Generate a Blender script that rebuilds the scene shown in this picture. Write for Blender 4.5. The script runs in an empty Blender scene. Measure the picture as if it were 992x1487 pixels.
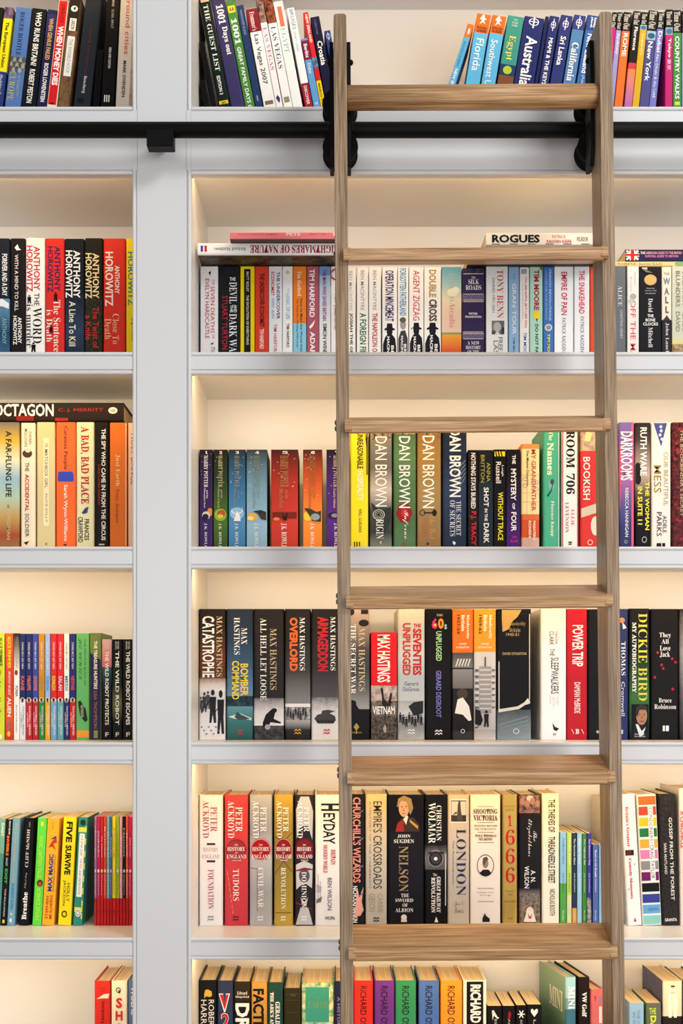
import bpy, bmesh, math, random
from mathutils import Matrix, Vector
random.seed(7)
C = bpy.context.scene.collection
# ---------------------------------------------------------------- camera, light, exposure
D = 2.5            # lens to bookcase face, metres
U = 0.00128        # metres per picture pixel on the bookcase face
CX, CY, EYE = 485.0, 1010.0, 1.30
cam = bpy.data.cameras.new('camera'); camo = bpy.data.objects.new('camera', cam); C.objects.link(camo)
camo.location = (0, -D, EYE); camo.rotation_euler = (math.radians(90), 0, 0)
cam.sensor_fit = 'AUTO'; cam.sensor_width = 36.0
cam.lens = 36.0 * (D / U) / 1487.0
cam.shift_x = (496.0 - CX) / 1487.0
cam.shift_y = (CY - 743.5) / 1487.0
cam.clip_start = 0.05
sc = bpy.context.scene
sc.camera = camo
sc.view_settings.view_transform = 'Standard'
sc.view_settings.look = 'None'
sc.view_settings.gamma = 1.0
sc.view_settings.use_curve_mapping = False
sc.view_settings.exposure = -0.05
w = bpy.data.worlds.new('World'); sc.world = w; w.use_nodes = True
w.node_tree.nodes['Background'].inputs[0].default_value = (0.98, 0.99, 1.0, 1)
w.node_tree.nodes['Background'].inputs[1].default_value = 0.24
def area(name, loc, target, sx, sy, power, col):
    l = bpy.data.lights.new(name, 'AREA'); l.shape = 'RECTANGLE'; l.size = sx; l.size_y = sy
    l.energy = power; l.color = col
    o = bpy.data.objects.new(name, l); C.objects.link(o); o.location = loc
    o.rotation_euler = (Vector(target) - Vector(loc)).to_track_quat('-Z', 'Y').to_euler()
    return o
area('ceiling_softlight', (2.3, -3.1, 4.3), (0.2, 0, 1.7), 1.7, 0.9, 80, (1, 0.985, 0.965))
area('room_window_light', (2.35, -3.7, 1.5), (0.25, 0, 1.0), 1.9, 2.4, 56, (0.975, 0.985, 1.0))
area('room_fill_light', (-0.4, -4.9, 1.5), (0.1, 0, 1.3), 2.4, 1.8, 56, (0.985, 0.99, 1.0))  # frontal fill lamp, added to lighten the shelf edges
LED_W = 2.12        # watts of each shelf's LED strip per metre
LED_COL = (1.0, 0.65, 0.285)

# ---------------------------------------------------------------- helpers
def lin(h):
    h = h.lstrip('#')
    if len(h) == 3: h = ''.join(c * 2 for c in h)
    out = []
    for i in (0, 2, 4):
        c = int(h[i:i + 2], 16) / 255
        out.append(c / 12.92 if c <= 0.04045 else ((c + 0.055) / 1.055) ** 2.4)
    return out
GAIN = 1.06
def alb(h): return tuple(min(0.9, c * GAIN) for c in lin(h)) + (1,)
MATS = {}
def newmat(name, rough=0.45, spec=0.4):
    m = bpy.data.materials.new(name); m.use_nodes = True
    b = m.node_tree.nodes['Principled BSDF']
    b.inputs['Roughness'].default_value = rough
    b.inputs['Specular IOR Level'].default_value = spec
    return m, m.node_tree, b
def flat(h, rough=0.42, spec=0.09, metal=0.0):
    k = ('f', h, rough, spec, metal)
    if k not in MATS:
        m, nt, b = newmat('print_' + h.lstrip('#'), rough, spec)
        b.inputs['Base Color'].default_value = alb(h); b.inputs['Metallic'].default_value = metal
        MATS[k] = m
    return MATS[k]
def noise_mat(a, b_, scale):
    k = ('n', a, b_, scale)
    if k not in MATS:
        m, nt, b = newmat('printed_picture', 0.42, 0.1)
        tc = nt.nodes.new('ShaderNodeTexCoord'); n = nt.nodes.new('ShaderNodeTexNoise')
        n.inputs['Scale'].default_value = scale; n.inputs['Detail'].default_value = 6; n.inputs['Roughness'].default_value = 0.65
        cr = nt.nodes.new('ShaderNodeValToRGB')
        cr.color_ramp.elements[0].position = 0.38; cr.color_ramp.elements[0].color = alb(a)
        cr.color_ramp.elements[1].position = 0.62; cr.color_ramp.elements[1].color = alb(b_)
        nt.links.new(tc.outputs['Object'], n.inputs['Vector']); nt.links.new(n.outputs['Fac'], cr.inputs['Fac'])
        nt.links.new(cr.outputs['Color'], b.inputs['Base Color']); MATS[k] = m
    return MATS[k]
def grad_mat(cols, z0, z1, speck=0.0):
    """printed colour run along the spine, cols from top (z1) to bottom (z0)"""
    m, nt, b = newmat('printed_colour_run', 0.42, 0.1)
    tc = nt.nodes.new('ShaderNodeTexCoord'); sx = nt.nodes.new('ShaderNodeSeparateXYZ')
    mr = nt.nodes.new('ShaderNodeMapRange'); mr.inputs['From Min'].default_value = z1; mr.inputs['From Max'].default_value = z0
    cr = nt.nodes.new('ShaderNodeValToRGB'); el = cr.color_ramp.elements
    el[0].color = alb(cols[0]); el[0].position = 0
    el[1].color = alb(cols[-1]); el[1].position = 1
    for i, c in enumerate(cols[1:-1]):
        e = el.new((i + 1) / (len(cols) - 1)); e.color = alb(c)
    nt.links.new(tc.outputs['Object'], sx.inputs[0]); nt.links.new(sx.outputs['Z'], mr.inputs['Value'])
    nt.links.new(mr.outputs[0], cr.inputs['Fac'])
    if speck:
        n = nt.nodes.new('ShaderNodeTexNoise'); n.inputs['Scale'].default_value = 90; n.inputs['Detail'].default_value = 5
        ad = nt.nodes.new('ShaderNodeMath'); ad.operation = 'MULTIPLY_ADD'; ad.inputs[1].default_value = speck; 
        sub = nt.nodes.new('ShaderNodeMath'); sub.operation = 'ADD'; sub.inputs[1].default_value = -speck * 0.5
        nt.links.new(tc.outputs['Object'], n.inputs['Vector']); nt.links.new(n.outputs['Fac'], ad.inputs[0])
        nt.links.new(mr.outputs[0], ad.inputs[2]); nt.links.new(ad.outputs[0], sub.inputs[0]); nt.links.new(sub.outputs[0], cr.inputs['Fac'])
    nt.links.new(cr.outputs['Color'], b.inputs['Base Color'])
    return m
def wood_mat(name, axis, cols):
    m, nt, b = newmat(name, 0.36, 0.35)
    tc = nt.nodes.new('ShaderNodeTexCoord'); mp = nt.nodes.new('ShaderNodeMapping')
    s = [70, 70, 70]; s[axis] = 2.2
    mp.inputs['Scale'].default_value = s
    n = nt.nodes.new('ShaderNodeTexNoise'); n.inputs['Scale'].default_value = 2.2; n.inputs['Detail'].default_value = 7; n.inputs['Roughness'].default_value = 0.62; n.inputs['Distortion'].default_value = 0.35
    s2 = [330, 330, 330]; s2[axis] = 7
    mp2 = nt.nodes.new('ShaderNodeMapping'); mp2.inputs['Scale'].default_value = s2
    n2 = nt.nodes.new('ShaderNodeTexNoise'); n2.inputs['Scale'].default_value = 1.6; n2.inputs['Detail'].default_value = 4
    mix = nt.nodes.new('ShaderNodeMath'); mix.operation = 'MULTIPLY_ADD'; mix.inputs[1].default_value = 0.95
    sub = nt.nodes.new('ShaderNodeMath'); sub.operation = 'SUBTRACT'; sub.inputs[1].default_value = 0.475
    nt.links.new(tc.outputs['Object'], mp2.inputs[0]); nt.links.new(mp2.outputs[0], n2.inputs['Vector'])
    nt.links.new(n2.outputs['Fac'], mix.inputs[0]); nt.links.new(n.outputs['Fac'], mix.inputs[2]); nt.links.new(mix.outputs[0], sub.inputs[0])
    cr = nt.nodes.new('ShaderNodeValToRGB'); el = cr.color_ramp.elements
    el[0].position = 0.3; el[0].color = alb(cols[0]); el[1].position = 0.72; el[1].color = alb(cols[2])
    e = el.new(0.5); e.color = alb(cols[1])
    bp = nt.nodes.new('ShaderNodeBump'); bp.inputs['Strength'].default_value = 0.12; bp.inputs['Distance'].default_value = 0.001
    nt.links.new(tc.outputs['Object'], mp.inputs[0]); nt.links.new(mp.outputs[0], n.inputs['Vector'])
    nt.links.new(sub.outputs[0], cr.inputs['Fac']); nt.links.new(cr.outputs['Color'], b.inputs['Base Color'])
    nt.links.new(sub.outputs[0], bp.inputs['Height']); nt.links.new(bp.outputs[0], b.inputs['Normal'])
    return m
def page_mat():
    m, nt, b = newmat('paper_pages', 0.8, 0.1)
    tc = nt.nodes.new('ShaderNodeTexCoord'); mp = nt.nodes.new('ShaderNodeMapping'); mp.inputs['Scale'].default_value = (900, 6, 6)
    n = nt.nodes.new('ShaderNodeTexNoise'); n.inputs['Scale'].default_value = 1.0; n.inputs['Detail'].default_value = 2
    cr = nt.nodes.new('ShaderNodeValToRGB'); cr.color_ramp.elements[0].color = alb('cfb48c'); cr.color_ramp.elements[1].color = alb('eadbc0')
    cr.color_ramp.elements[0].position = .3; cr.color_ramp.elements[1].position = .7
    nt.links.new(tc.outputs['Object'], mp.inputs[0]); nt.links.new(mp.outputs[0], n.inputs['Vector']); nt.links.new(n.outputs['Fac'], cr.inputs['Fac'])
    nt.links.new(cr.outputs['Color'], b.inputs['Base Color'])
    return m
PAGES = page_mat()
def paint_mat():
    m, nt, b = newmat('white_satin_paint', 0.32, 0.4)
    n = nt.nodes.new('ShaderNodeTexNoise'); n.inputs['Scale'].default_value = 300
    bp = nt.nodes.new('ShaderNodeBump'); bp.inputs['Strength'].default_value = 0.03; bp.inputs['Distance'].default_value = 0.001
    nt.links.new(n.outputs['Fac'], bp.inputs['Height']); nt.links.new(bp.outputs[0], b.inputs['Normal'])
    b.inputs['Base Color'].default_value = (0.80, 0.806, 0.812, 1)
    return m
PAINT = paint_mat()
BLACK = newmat('black_powder_coated_steel', 0.5, 0.12)[0]; BLACK.node_tree.nodes['Principled BSDF'].inputs['Base Color'].default_value = (0.005, 0.005, 0.005, 1)
OAK_V = wood_mat('oak_upright', 2, ('755f49', '957c61', 'b39b7e'))
OAK_H = wood_mat('oak_tread', 0, ('94704a', 'ba9066', 'd6b184'))
STEEL = flat('777068', 0.4, 0.5, 0.6)

def link(name, me, parent=None, mats=()):
    o = bpy.data.objects.new(name, me); C.objects.link(o)
    for m in mats: me.materials.append(m)
    if parent: o.parent = parent
    return o
def empty(name, loc=(0, 0, 0), label=None, cat=None, group=None):
    o = bpy.data.objects.new(name, None); C.objects.link(o); o.location = loc; o.empty_display_size = 0.05
    if label: o['label'] = label
    if cat: o['category'] = cat
    if group: o['group'] = group
    return o
def box_bm(bm, x0, x1, y0, y1, z0, z1, bev=0.0):
    r = bmesh.ops.create_cube(bm, size=1)
    vs = r['verts']
    for v in vs:
        v.co = Vector(((x0 + x1) / 2 + v.co.x * (x1 - x0), (y0 + y1) / 2 + v.co.y * (y1 - y0), (z0 + z1) / 2 + v.co.z * (z1 - z0)))
    if bev:
        es = list({e for v in vs for e in v.link_edges})
        bmesh.ops.bevel(bm, geom=es, offset=bev, segments=2, profile=0.5, affect='EDGES')
def finish(bm, name, parent, mats, smooth=False):
    me = bpy.data.meshes.new(name)
    bmesh.ops.recalc_face_normals(bm, faces=bm.faces)
    bm.to_mesh(me); bm.free()
    if smooth:
        for p in me.polygons: p.use_smooth = True
    return link(name, me, parent, mats)
def box(name, parent, mat, x0, x1, y0, y1, z0, z1, bev=0.0):
    bm = bmesh.new(); box_bm(bm, x0, x1, y0, y1, z0, z1, bev)
    return finish(bm, name, parent, [mat])
def prism_bm(bm, pts, axis, a0, a1):
    """closed outline pts extruded from a0 to a1; axis 'x': pts are (y,z); 'z': pts are (x,y); 'y': pts are (x,z)"""
    def mk(p, a):
        if axis == 'x': return (a, p[0], p[1])
        if axis == 'z': return (p[0], p[1], a)
        return (p[0], a, p[1])
    v0 = [bm.verts.new(mk(p, a0)) for p in pts]; v1 = [bm.verts.new(mk(p, a1)) for p in pts]
    n = len(pts)
    bm.faces.new(v0); bm.faces.new(v1[::-1])
    for i in range(n): bm.faces.new((v0[i], v0[(i + 1) % n], v1[(i + 1) % n], v1[i]))
def lathe_bm(bm, prof, seg, cx, cz, y0=0.0):
    """prof: list of (radius, y) about the y axis through (cx, cz)"""
    rings = []
    for (r, y) in prof:
        rings.append([bm.verts.new((cx + r * math.cos(2 * math.pi * k / seg), y0 + y, cz + r * math.sin(2 * math.pi * k / seg))) for k in range(seg)])
    for a, b in zip(rings, rings[1:]):
        for k in range(seg): bm.faces.new((a[k], a[(k + 1) % seg], b[(k + 1) % seg], b[k]))
    bm.faces.new(rings[0]); bm.faces.new(rings[-1][::-1])
def wx(px, d=0.0): return (px - CX) * U * (D + d) / D
def wz(py, d=0.0): return EYE + (CY - py) * U * (D + d) / D

# ---------------------------------------------------------------- room
def struct(o): o['kind'] = 'structure'; return o
DEPTH = 0.325
fl = struct(box('floor', None, flat('8a6f55', 0.5), -3, 3.5, -6, 0.5, -0.05, 0.0))
struct(box('wall_back', None, flat('d6d4cf', 0.8), -3, 3.5, 0.40, 0.5, 0, 3.2))

# ---------------------------------------------------------------- bookcase
XL0, XL1 = wx(-330), wx(192.3)      # left bay opening
XR0, XR1 = wx(277.6), wx(1190)      # right bay opening
TOPZ = wz(-140)
SHELF_Y = [154.5, 510.5, 793.5, 1078.0, 1362.0, 1646.0]
SHELF_Z = [wz(y) for y in SHELF_Y]
bc = empty('bookcase', (0.2, 0, 0), 'white painted built-in bookcase with lit bays of shelves behind the oak ladder', 'bookcase')
def bpart(o): o.parent = bc; o.matrix_parent_inverse = Matrix.Translation((-0.2, 0, 0)); return o
bd = 5.4 * U      # width of the bead
def bead_pts(x_in, sgn):
    """outline of a bead in plan: from the quirk groove beside the board to the opening edge x_in; sgn +1 when the board lies at smaller x"""
    xo = x_in - sgn * bd
    pts = [(xo, 0.02), (xo, 0.002)]
    for k in range(7):
        a = math.pi * k / 6
        pts.append((xo + sgn * (bd / 2 - bd / 2 * math.cos(a)), 0.0015 - 0.0030 * math.sin(a) + 0.0005))
    pts += [(x_in, 0.02)]
    return pts
def stile(name, x_l, x_r, open_l, open_r, z0, z1):
    bm = bmesh.new()
    q = 1.2 * U
    a = x_l + (bd + q if open_l else 0); b = x_r - (bd + q if open_r else 0)
    box_bm(bm, a, b, 0.0, 0.02, z0, z1, 0.0006)
    zs = [(SHELF_Z[0] - bd, z1), (z0, wz(247.0))]
    for (u, v) in zs:
        if open_r: prism_bm(bm, bead_pts(x_r, 1), 'z', u, v)
        if open_l: prism_bm(bm, bead_pts(x_l, -1), 'z', u, v)
    zr0, zr1 = wz(247.0), SHELF_Z[0] - bd
    if open_r: box_bm(bm, b - .001, x_r, 0.0, 0.02, zr0, zr1)
    if open_l: box_bm(bm, x_l, a + .001, 0.0, 0.02, zr0, zr1)
    box_bm(bm, x_l + 0.0005, x_r - 0.0005, 0.004, 0.02, z0, z1)
    return bpart(finish(bm, name, None, [PAINT]))
stile('pillar_board', XL1, XR0, True, True, 0, TOPZ)
stile('pillar_board', XL0 - 0.10, XL0, False, True, 0, TOPZ)
stile('pillar_board', XR1, XR1 + 0.10, True, False, 0, TOPZ)
def hbead(bm, x0, x1, z_open, sgn):
    pts = [(y, z) for (z, y) in [(p[0], p[1]) for p in bead_pts(z_open, sgn)]]
    prism_bm(bm, pts, 'x', x0, x1)
for (x0, x1, xi) in ((XL0, XL1, wx(218)), (XR0, XR1, XR1)):
    # board that carries the ladder rail, with beads along both edges
    bm = bmesh.new()
    zt, zb = SHELF_Z[0], wz(253.0)
    q = 1.2 * U
    box_bm(bm, x0, x1, 0.0, 0.02, zb + bd + q, zt - bd - q, 0.0006)
    hbead(bm, x0, x1, zt, 1)
    hbead(bm, x0, x1, zb, -1)
    box_bm(bm, x0, x1, 0.004, 0.02, zb + 0.0005, zt - 0.0005)
    bpart(finish(bm, 'rail_board', None, [PAINT]))
    bpart(box('soffit', None, PAINT, x0, xi, 0.0205, DEPTH, wz(241), wz(241) + 0.012))
    # shelves
    for i, z in enumerate(SHELF_Z):
        bm = bmesh.new()
        box_bm(bm, x0, xi, 0.0205, DEPTH, z - 0.018, z)
        if i > 0:
            lip = 32.2 * U
            q = 1.3 * U
            pts = [(0.02, z)]
            def half(zc, r):
                return [(0.001 + 0.003 - 0.003 * math.sin(math.pi * k / 6), zc + r * math.cos(math.pi * k / 6)) for k in range(7)]
            b1 = 2.6 * U
            pts += half(z - b1, b1)
            pts += [(0.006, z - 2 * b1), (0.006, z - 2 * b1 - q)]
            f1 = z - lip + 2 * b1 + q
            pts += [(0.0015, z - 2 * b1 - q - 0.0006), (0.0015, f1 + 0.0006)]
            pts += [(0.006, f1), (0.006, z - lip + 2 * b1)]
            pts += half(z - lip + b1, b1)
            pts += [(0.02, z - lip)]
            prism_bm(bm, pts, 'x', x0, x1)
        bpart(finish(bm, 'shelf', None, [PAINT]))
        # LED strip stuck on the hidden back of the lip below this shelf
        zl = (wz(253) + 0.006) if i == 0 else z - 32.2 * U + 0.012
        if i < 5:
            mled = MATS.get('led')
            if mled is None:
                mled, nt, b = newmat('warm_led', 0.5); b.inputs['Emission Color'].default_value = LED_COL + (1,); b.inputs['Emission Strength'].default_value = 4
                MATS['led'] = mled
            s = bpart(box('led_strip', None, mled, x0 + .004, x1 - .004, 0.0205, 0.0225, zl - 0.004, zl + 0.004))
            L = bpy.data.lights.new('led_light', 'AREA'); L.shape = 'RECTANGLE'; L.size = x1 - x0 - 0.01; L.size_y = 0.008
            L.energy = LED_W * (x1 - x0) * (0.55, 0.85, 0.95, 1, 1)[i]; L.color = LED_COL
            lo = bpy.data.objects.new('led_light', L); C.objects.link(lo)
            lo.location = ((x0 + x1) / 2, 0.0235, zl); lo.rotation_euler = (math.radians(90 - 50), 0, 0)
    # the topmost board and its strip, above the picture
    zt = wz(-115)
    bpart(box('shelf', None, PAINT, x0, xi, 0.0205, DEPTH, zt, zt + 0.02))
    bpart(box('rail_board', None, PAINT, x0, x1, 0.0, 0.02, zt - 16 * U, zt + 0.10))
    L = bpy.data.lights.new('led_light', 'AREA'); L.shape = 'RECTANGLE'; L.size = x1 - x0 - 0.01; L.size_y = 0.008
    L.energy = LED_W * 0.44 * (x1 - x0); L.color = LED_COL
    lo = bpy.data.objects.new('led_light', L); C.objects.link(lo); lo.location = ((x0 + x1) / 2, 0.0235, zt - 16 * U + 0.012); lo.rotation_euler = (math.radians(40), 0, 0)
    bpart(box('back_panel', None, PAINT, x0 - 0.01, xi + 0.01, DEPTH, DEPTH + 0.012, 0, TOPZ))
    bpart(box('side_panel', None, PAINT, x0 - 0.018, x0, 0.0205, DEPTH, 0, TOPZ))
    bpart(box('side_panel', None, PAINT, xi, xi + 0.018, 0.0205, DEPTH, 0, TOPZ))
    bpart(box('cupboard_front', None, PAINT, x0, x1, 0.004, 0.022, 0.0, SHELF_Z[5] - 33 * U, 0.001))

# ---------------------------------------------------------------- rail on the bookcase and its bracket
PY = -0.062
pr = 11.3 * U * (D + PY) / D
pz = wz(188.8, PY)
rail = empty('ladder_rail', (wx(233, PY), PY, pz), 'black round steel ladder rail running across the bookcase above the second shelf row', 'rail')
bm = bmesh.new()
seg = 32
bmesh.ops.create_cone(bm, cap_ends=True, segments=seg, radius1=pr, radius2=pr, depth=3.0)
bmesh.ops.rotate(bm, verts=bm.verts, matrix=Matrix.Rotation(math.pi / 2, 3, 'Y'))
bmesh.ops.translate(bm, verts=bm.verts, vec=(0.45, 0, 0))
finish(bm, 'pipe', rail, [BLACK], True)
def bracket(px0, px1):
    x0 = wx(px0, PY) - rail.location.x; x1 = wx(px1, PY) - rail.location.x
    bm = bmesh.new()
    yf, ybk = -0.0145, 0.0145
    zq = wz(221.6, PY + ybk) - pz
    pts = [(yf, zq), (ybk, zq), (ybk, -pr * .35), (pr * .6, -pr * .8), (0, -pr * 1.001), (-pr * .6, -pr * .8), (yf, -pr * .35)]
    prism_bm(bm, pts, 'x', x0, x1)
    bmesh.ops.bevel(bm, geom=[ed for ed in bm.edges if ed.verts[0].co.z < zq + .001 and ed.verts[1].co.z < zq + .001], offset=.0012, segments=2, affect='EDGES')
    box_bm(bm, x0 + .016, x1 - .016, ybk, -PY - .0003, -0.010, 0.008, 0.001)
    finish(bm, 'bracket', rail, [BLACK])
bracket(214.6, 253.2)
bracket(1232, 1270)

# ---------------------------------------------------------------- oak ladder
LEAN = 0.030; ROLL = 0.0070
lad = empty('library_ladder', (0.2568, -0.2543, 0), 'oak rolling library ladder hooked on the black rail in front of the bookshelves', 'ladder')
lad.rotation_euler = (-LEAN, -ROLL, 0)
HW = 0.2403; RT = 0.0222; RD = 0.085; LTOP = 2.479
for s in (-1, 1):
    bm = bmesh.new()
    x0 = s * (HW - RT / 2)
    pts = []
    r = 0.0055
    for (cx, cz, a0) in ((RT / 2 - r, LTOP - r, 0), (-RT / 2 + r, LTOP - r, 90)):
        for k in range(5):
            a = math.radians(a0 + 90 * k / 4); pts.append((x0 + cx + r * math.cos(a), cz + r * math.sin(a)))
    pts += [(x0 - RT / 2, 0.0), (x0 + RT / 2, 0.0)]
    prism_bm(bm, pts, 'y', 0, RD)
    es = [e for e in bm.edges if abs(e.verts[0].co.y - e.verts[1].co.y) < 1e-6 and abs(e.verts[0].co.z - e.verts[1].co.z) > 0.5]
    bmesh.ops.bevel(bm, geom=es, offset=0.0028, segments=3, profile=0.5, affect='EDGES')
    finish(bm, 'side_rail', lad, [OAK_V])
# treads: pixel heights of the nosing's top and bottom edge
TREADS = [(356.9, 375.2), (606.3, 625.8), (863.3, 880.8), (1121.0, 1137.8), (1375.2, 1393.6), (1631, 1650), (1888, 1907)]
ct = math.cos(LEAN)
for (ya, yb) in TREADS:
    ym = (ya + yb) / 2
    z = 1.3
    for _ in range(3):
        a = 0.2543 - LEAN * z + 0.013
        z = EYE + (CY - ym) * U * (D - a) / D
    hh = 9.2 * U * (D - a) / D * 1.03
    zl = z / ct
    T = math.radians(16.2)
    bm = bmesh.new()
    # section (y, z) about the nosing centre, then tipped back-up
    sec = []
    r = hh * 0.62
    f = -0.013
    for k in range(6):
        an = math.radians(90 + 60 * k / 5); sec.append((f + r + r * math.cos(an), hh - r + r * math.sin(an)))
    sec += [(f, -hh + 0.003), (f + 0.003, -hh), (RD + 0.006, -hh), (RD + 0.008, -hh + .002), (RD + 0.008, hh - .002), (RD + 0.006, hh)]
    n0 = HW - RT
    sec2 = [(y * math.cos(T) - q * math.sin(T), zl + y * math.sin(T) + q * math.cos(T)) for (y, q) in sec]
    prism_bm(bm, sec2, 'x', -n0 + 0.0002, n0 - 0.0002)
    # nosing returned over the front of each upright
    nz = [p for p in sec if p[0] < 0.001] + [(0.0, -hh), (0.0, hh)]
    nose = []
    for k in range(6):
        an = math.radians(90 + 60 * k / 5); nose.append((f + r + r * math.cos(an), hh - r + r * math.sin(an)))
    nose = [(min(y, -0.0006), q) for (y, q) in nose] + [(f, -hh + 0.003), (f + 0.003, -hh), (-0.0006, -hh)]
    nose = [(y, zl + q) for (y, q) in nose]
    e0 = n0 + RT * 0.36
    for s in (-1, 1):
        a0, a1 = sorted((s * (n0 - 0.004), s * e0))
        prism_bm(bm, nose, 'x', a0, a1)
    finish(bm, 'tread', lad, [OAK_H])
    for s in (-1, 1):
        for dz in (0.008, -0.008 + 0.002):
            bm = bmesh.new()
            xb = s * (HW)
            prof = [(0.0048, -0.0005), (0.0046, 0.001), (0.0034, 0.0024), (0.0012, 0.0030)]
            lathe_bm(bm, prof, 14, 0, 0)
            bmesh.ops.rotate(bm, verts=bm.verts, matrix=Matrix.Rotation(-s * math.pi / 2, 3, 'Z'))
            bmesh.ops.translate(bm, verts=bm.verts, vec=(xb, 0.030 + (0.026 if dz < 0 else 0.0) * 0, zl + dz * 0.75 + 0.008))
            finish(bm, 'bolt', lad, [STEEL], True)
# round top bar between the uprights
bm = bmesh.new()
zb = 1.3
for _ in range(3):
    a = 0.2543 - LEAN * zb - 0.028
    zb = EYE + (CY - 139.5) * U * (D - a) / D
bmesh.ops.create_cone(bm, cap_ends=True, segments=40, radius1=0.0207, radius2=0.0207, depth=2 * (HW - RT) - 0.0004)
bmesh.ops.rotate(bm, verts=bm.verts, matrix=Matrix.Rotation(math.pi / 2, 3, 'Y'))
bmesh.ops.translate(bm, verts=bm.verts, vec=(0, 0.028, zb))
finish(bm, 'top_bar', lad, [OAK_H], True)
# roller brackets: two flat plates, two grooved wheels, axle, hinge bolt
for s in (-1, 1):
    br = empty('roller_bracket'); br.parent = lad
    zw1, zw2, zp = wz(159.5, PY), wz(221, PY), pz
    up = 0.1925 * LEAN + 0.5 * LEAN ** 2 * pz     # the ladder's lean lowers what stands behind its front
    def loc(zw): return (0, (PY + 0.2543) - LEAN * zw, zw)    # rail plane in ladder space
    xc = s * (HW - RT / 2)
    ydir = loc(pz)[1]
    for sx in (-1, 1):
        bm = bmesh.new()
        xa, xb2 = sorted((xc + sx * (RT / 2 + 0.0005), xc + sx * (RT / 2 + 0.0075)))
        pts = [(0.052, wz(68, -.1)), (0.076, wz(68, -.1)), (0.090, wz(100, -.1)), (ydir - 0.0215, wz(135, -.1)), (ydir - 0.0215, wz(247.5, -.1)), (0.060, wz(247.5, -.1)), (0.048, wz(225, -.1)), (0.046, wz(110, -.1))]
        prism_bm(bm, pts, 'x', xa, xb2)
        bmesh.ops.bevel(bm, geom=[e for e in bm.edges if abs(e.verts[0].co.x - e.verts[1].co.x) > .003], offset=.002, segments=2, affect='EDGES')
        finish(bm, 'plate', br, [BLACK])
        for zz in (94, 188):
            bm = bmesh.new()
            lathe_bm(bm, [(0.0052, -0.0005), (0.0050, 0.002), (0.0034, 0.004), (0.001, 0.005)], 14, 0, 0)
            bmesh.ops.rotate(bm, verts=bm.verts, matrix=Matrix.Rotation(-sx * math.pi / 2, 3, 'Z'))
            bmesh.ops.translate(bm, verts=bm.verts, vec=(xc + sx * (RT / 2 + 0.0075), 0.064, wz(zz, -.1)))
            finish(bm, 'bolt', br, [BLACK], True)
    bm = bmesh.new()
    box_bm(bm, xc - RT / 2 - .0005, xc + RT / 2 + .0005, ydir - 0.0265, ydir - 0.0215, wz(245, -.08), wz(138, -.08))
    finish(bm, 'back_plate', br, [BLACK])
    for zw in (zw1, zw2):
        bm = bmesh.new()
        R = 25.6 * U * (D + PY) / D
        pass
        gap = abs(zw - pz)
        prof = [(0.006, -0.0205), (0.006, -0.0195), (R - .002, -0.0195), (R, -0.0185), (R, -0.0172)]
        for q in range(-6, 7):
            y = 0.0168 * q / 6
            prof.append((min(gap - math.sqrt(max((pr + .0042) ** 2 - y * y, 0)), R), y))
        prof += [(R, 0.0172), (R, 0.0185), (R - .002, 0.0195), (0.006, 0.0195)]
        lathe_bm(bm, prof, 40, xc, zw + up - xc * ROLL, loc(zw)[1])
        finish(bm, 'wheel', br, [BLACK])

# ---------------------------------------------------------------- books
def serif(s):
    o = ''
    for ch in s:
        if 'A' <= ch <= 'Z': o += chr(0x1D400 + ord(ch) - 65)
        elif 'a' <= ch <= 'z': o += chr(0x1D41A + ord(ch) - 97)
        elif '0' <= ch <= '9': o += chr(0x1D7CE + ord(ch) - 48)
        else: o += ch
    return o
def script(s):
    o = ''
    for ch in s:
        if 'A' <= ch <= 'Z': o += chr(0x1D4D0 + ord(ch) - 65)
        elif 'a' <= ch <= 'z': o += chr(0x1D4EA + ord(ch) - 97)
        else: o += ch
    return o
GLY = {}
def glyphs(txt, f):
    k = (txt, f)
    if k not in GLY:
        cu = bpy.data.curves.new('lettering', 'FONT')
        cu.body = serif(txt) if f in 'rR' else script(txt) if f == 'k' else txt
        cu.resolution_u = 2
        cu.offset = {'b': 0.022, 's': 0.006, 'l': 0.0, 'r': -0.008, 'R': 0.012, 'k': -0.008, 'h': 0.04}[f]
        ob = bpy.data.objects.new('lettering', cu)
        me = ob.to_mesh()
        vs = [(v.co.x, v.co.y) for v in me.vertices]; fs = [tuple(p.vertices) for p in me.polygons]
        ob.to_mesh_clear(); bpy.data.objects.remove(ob); bpy.data.curves.remove(cu)
        xs = [v[0] for v in vs] or [0, 1]; ys = [v[1] for v in vs] or [0, 1]
        x0, y0 = min(xs), min(ys); w_, h_ = max(max(xs) - x0, 1e-6), max(max(ys) - y0, 1e-6)
        GLY[k] = ([((x - x0) / w_, (y - y0) / h_) for x, y in vs], fs)
    return GLY[k]
def t(s, c, u0, u1, y0, y1, f='b', o='d'): return ('t', s, c, u0, u1, y0, y1, f, o)
def r(c, u0, u1, y0, y1): return ('p', c, [(u0, y0), (u1, y0), (u1, y1), (u0, y1)])
def p(c, *pts): return ('p', c, list(pts))
def e(c, u, y, ru, ry, n=20): return ('p', c, [(u + ru * math.cos(2 * math.pi * k / n), y + ry * math.sin(2 * math.pi * k / n)) for k in range(n)])
def ring(c, u, y, ru, ry, th=.25, n=20):
    out = []
    for k in range(n):
        a, b_ = 2 * math.pi * k / n, 2 * math.pi * (k + 1) / n
        q = 1 - th
        out.append(('p', c, [(u + ru * math.cos(a), y + ry * math.sin(a)), (u + ru * math.cos(b_), y + ry * math.sin(b_)), (u + ru * q * math.cos(b_), y + ry * q * math.sin(b_)), (u + ru * q * math.cos(a), y + ry * q * math.sin(a))]))
    return out
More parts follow.
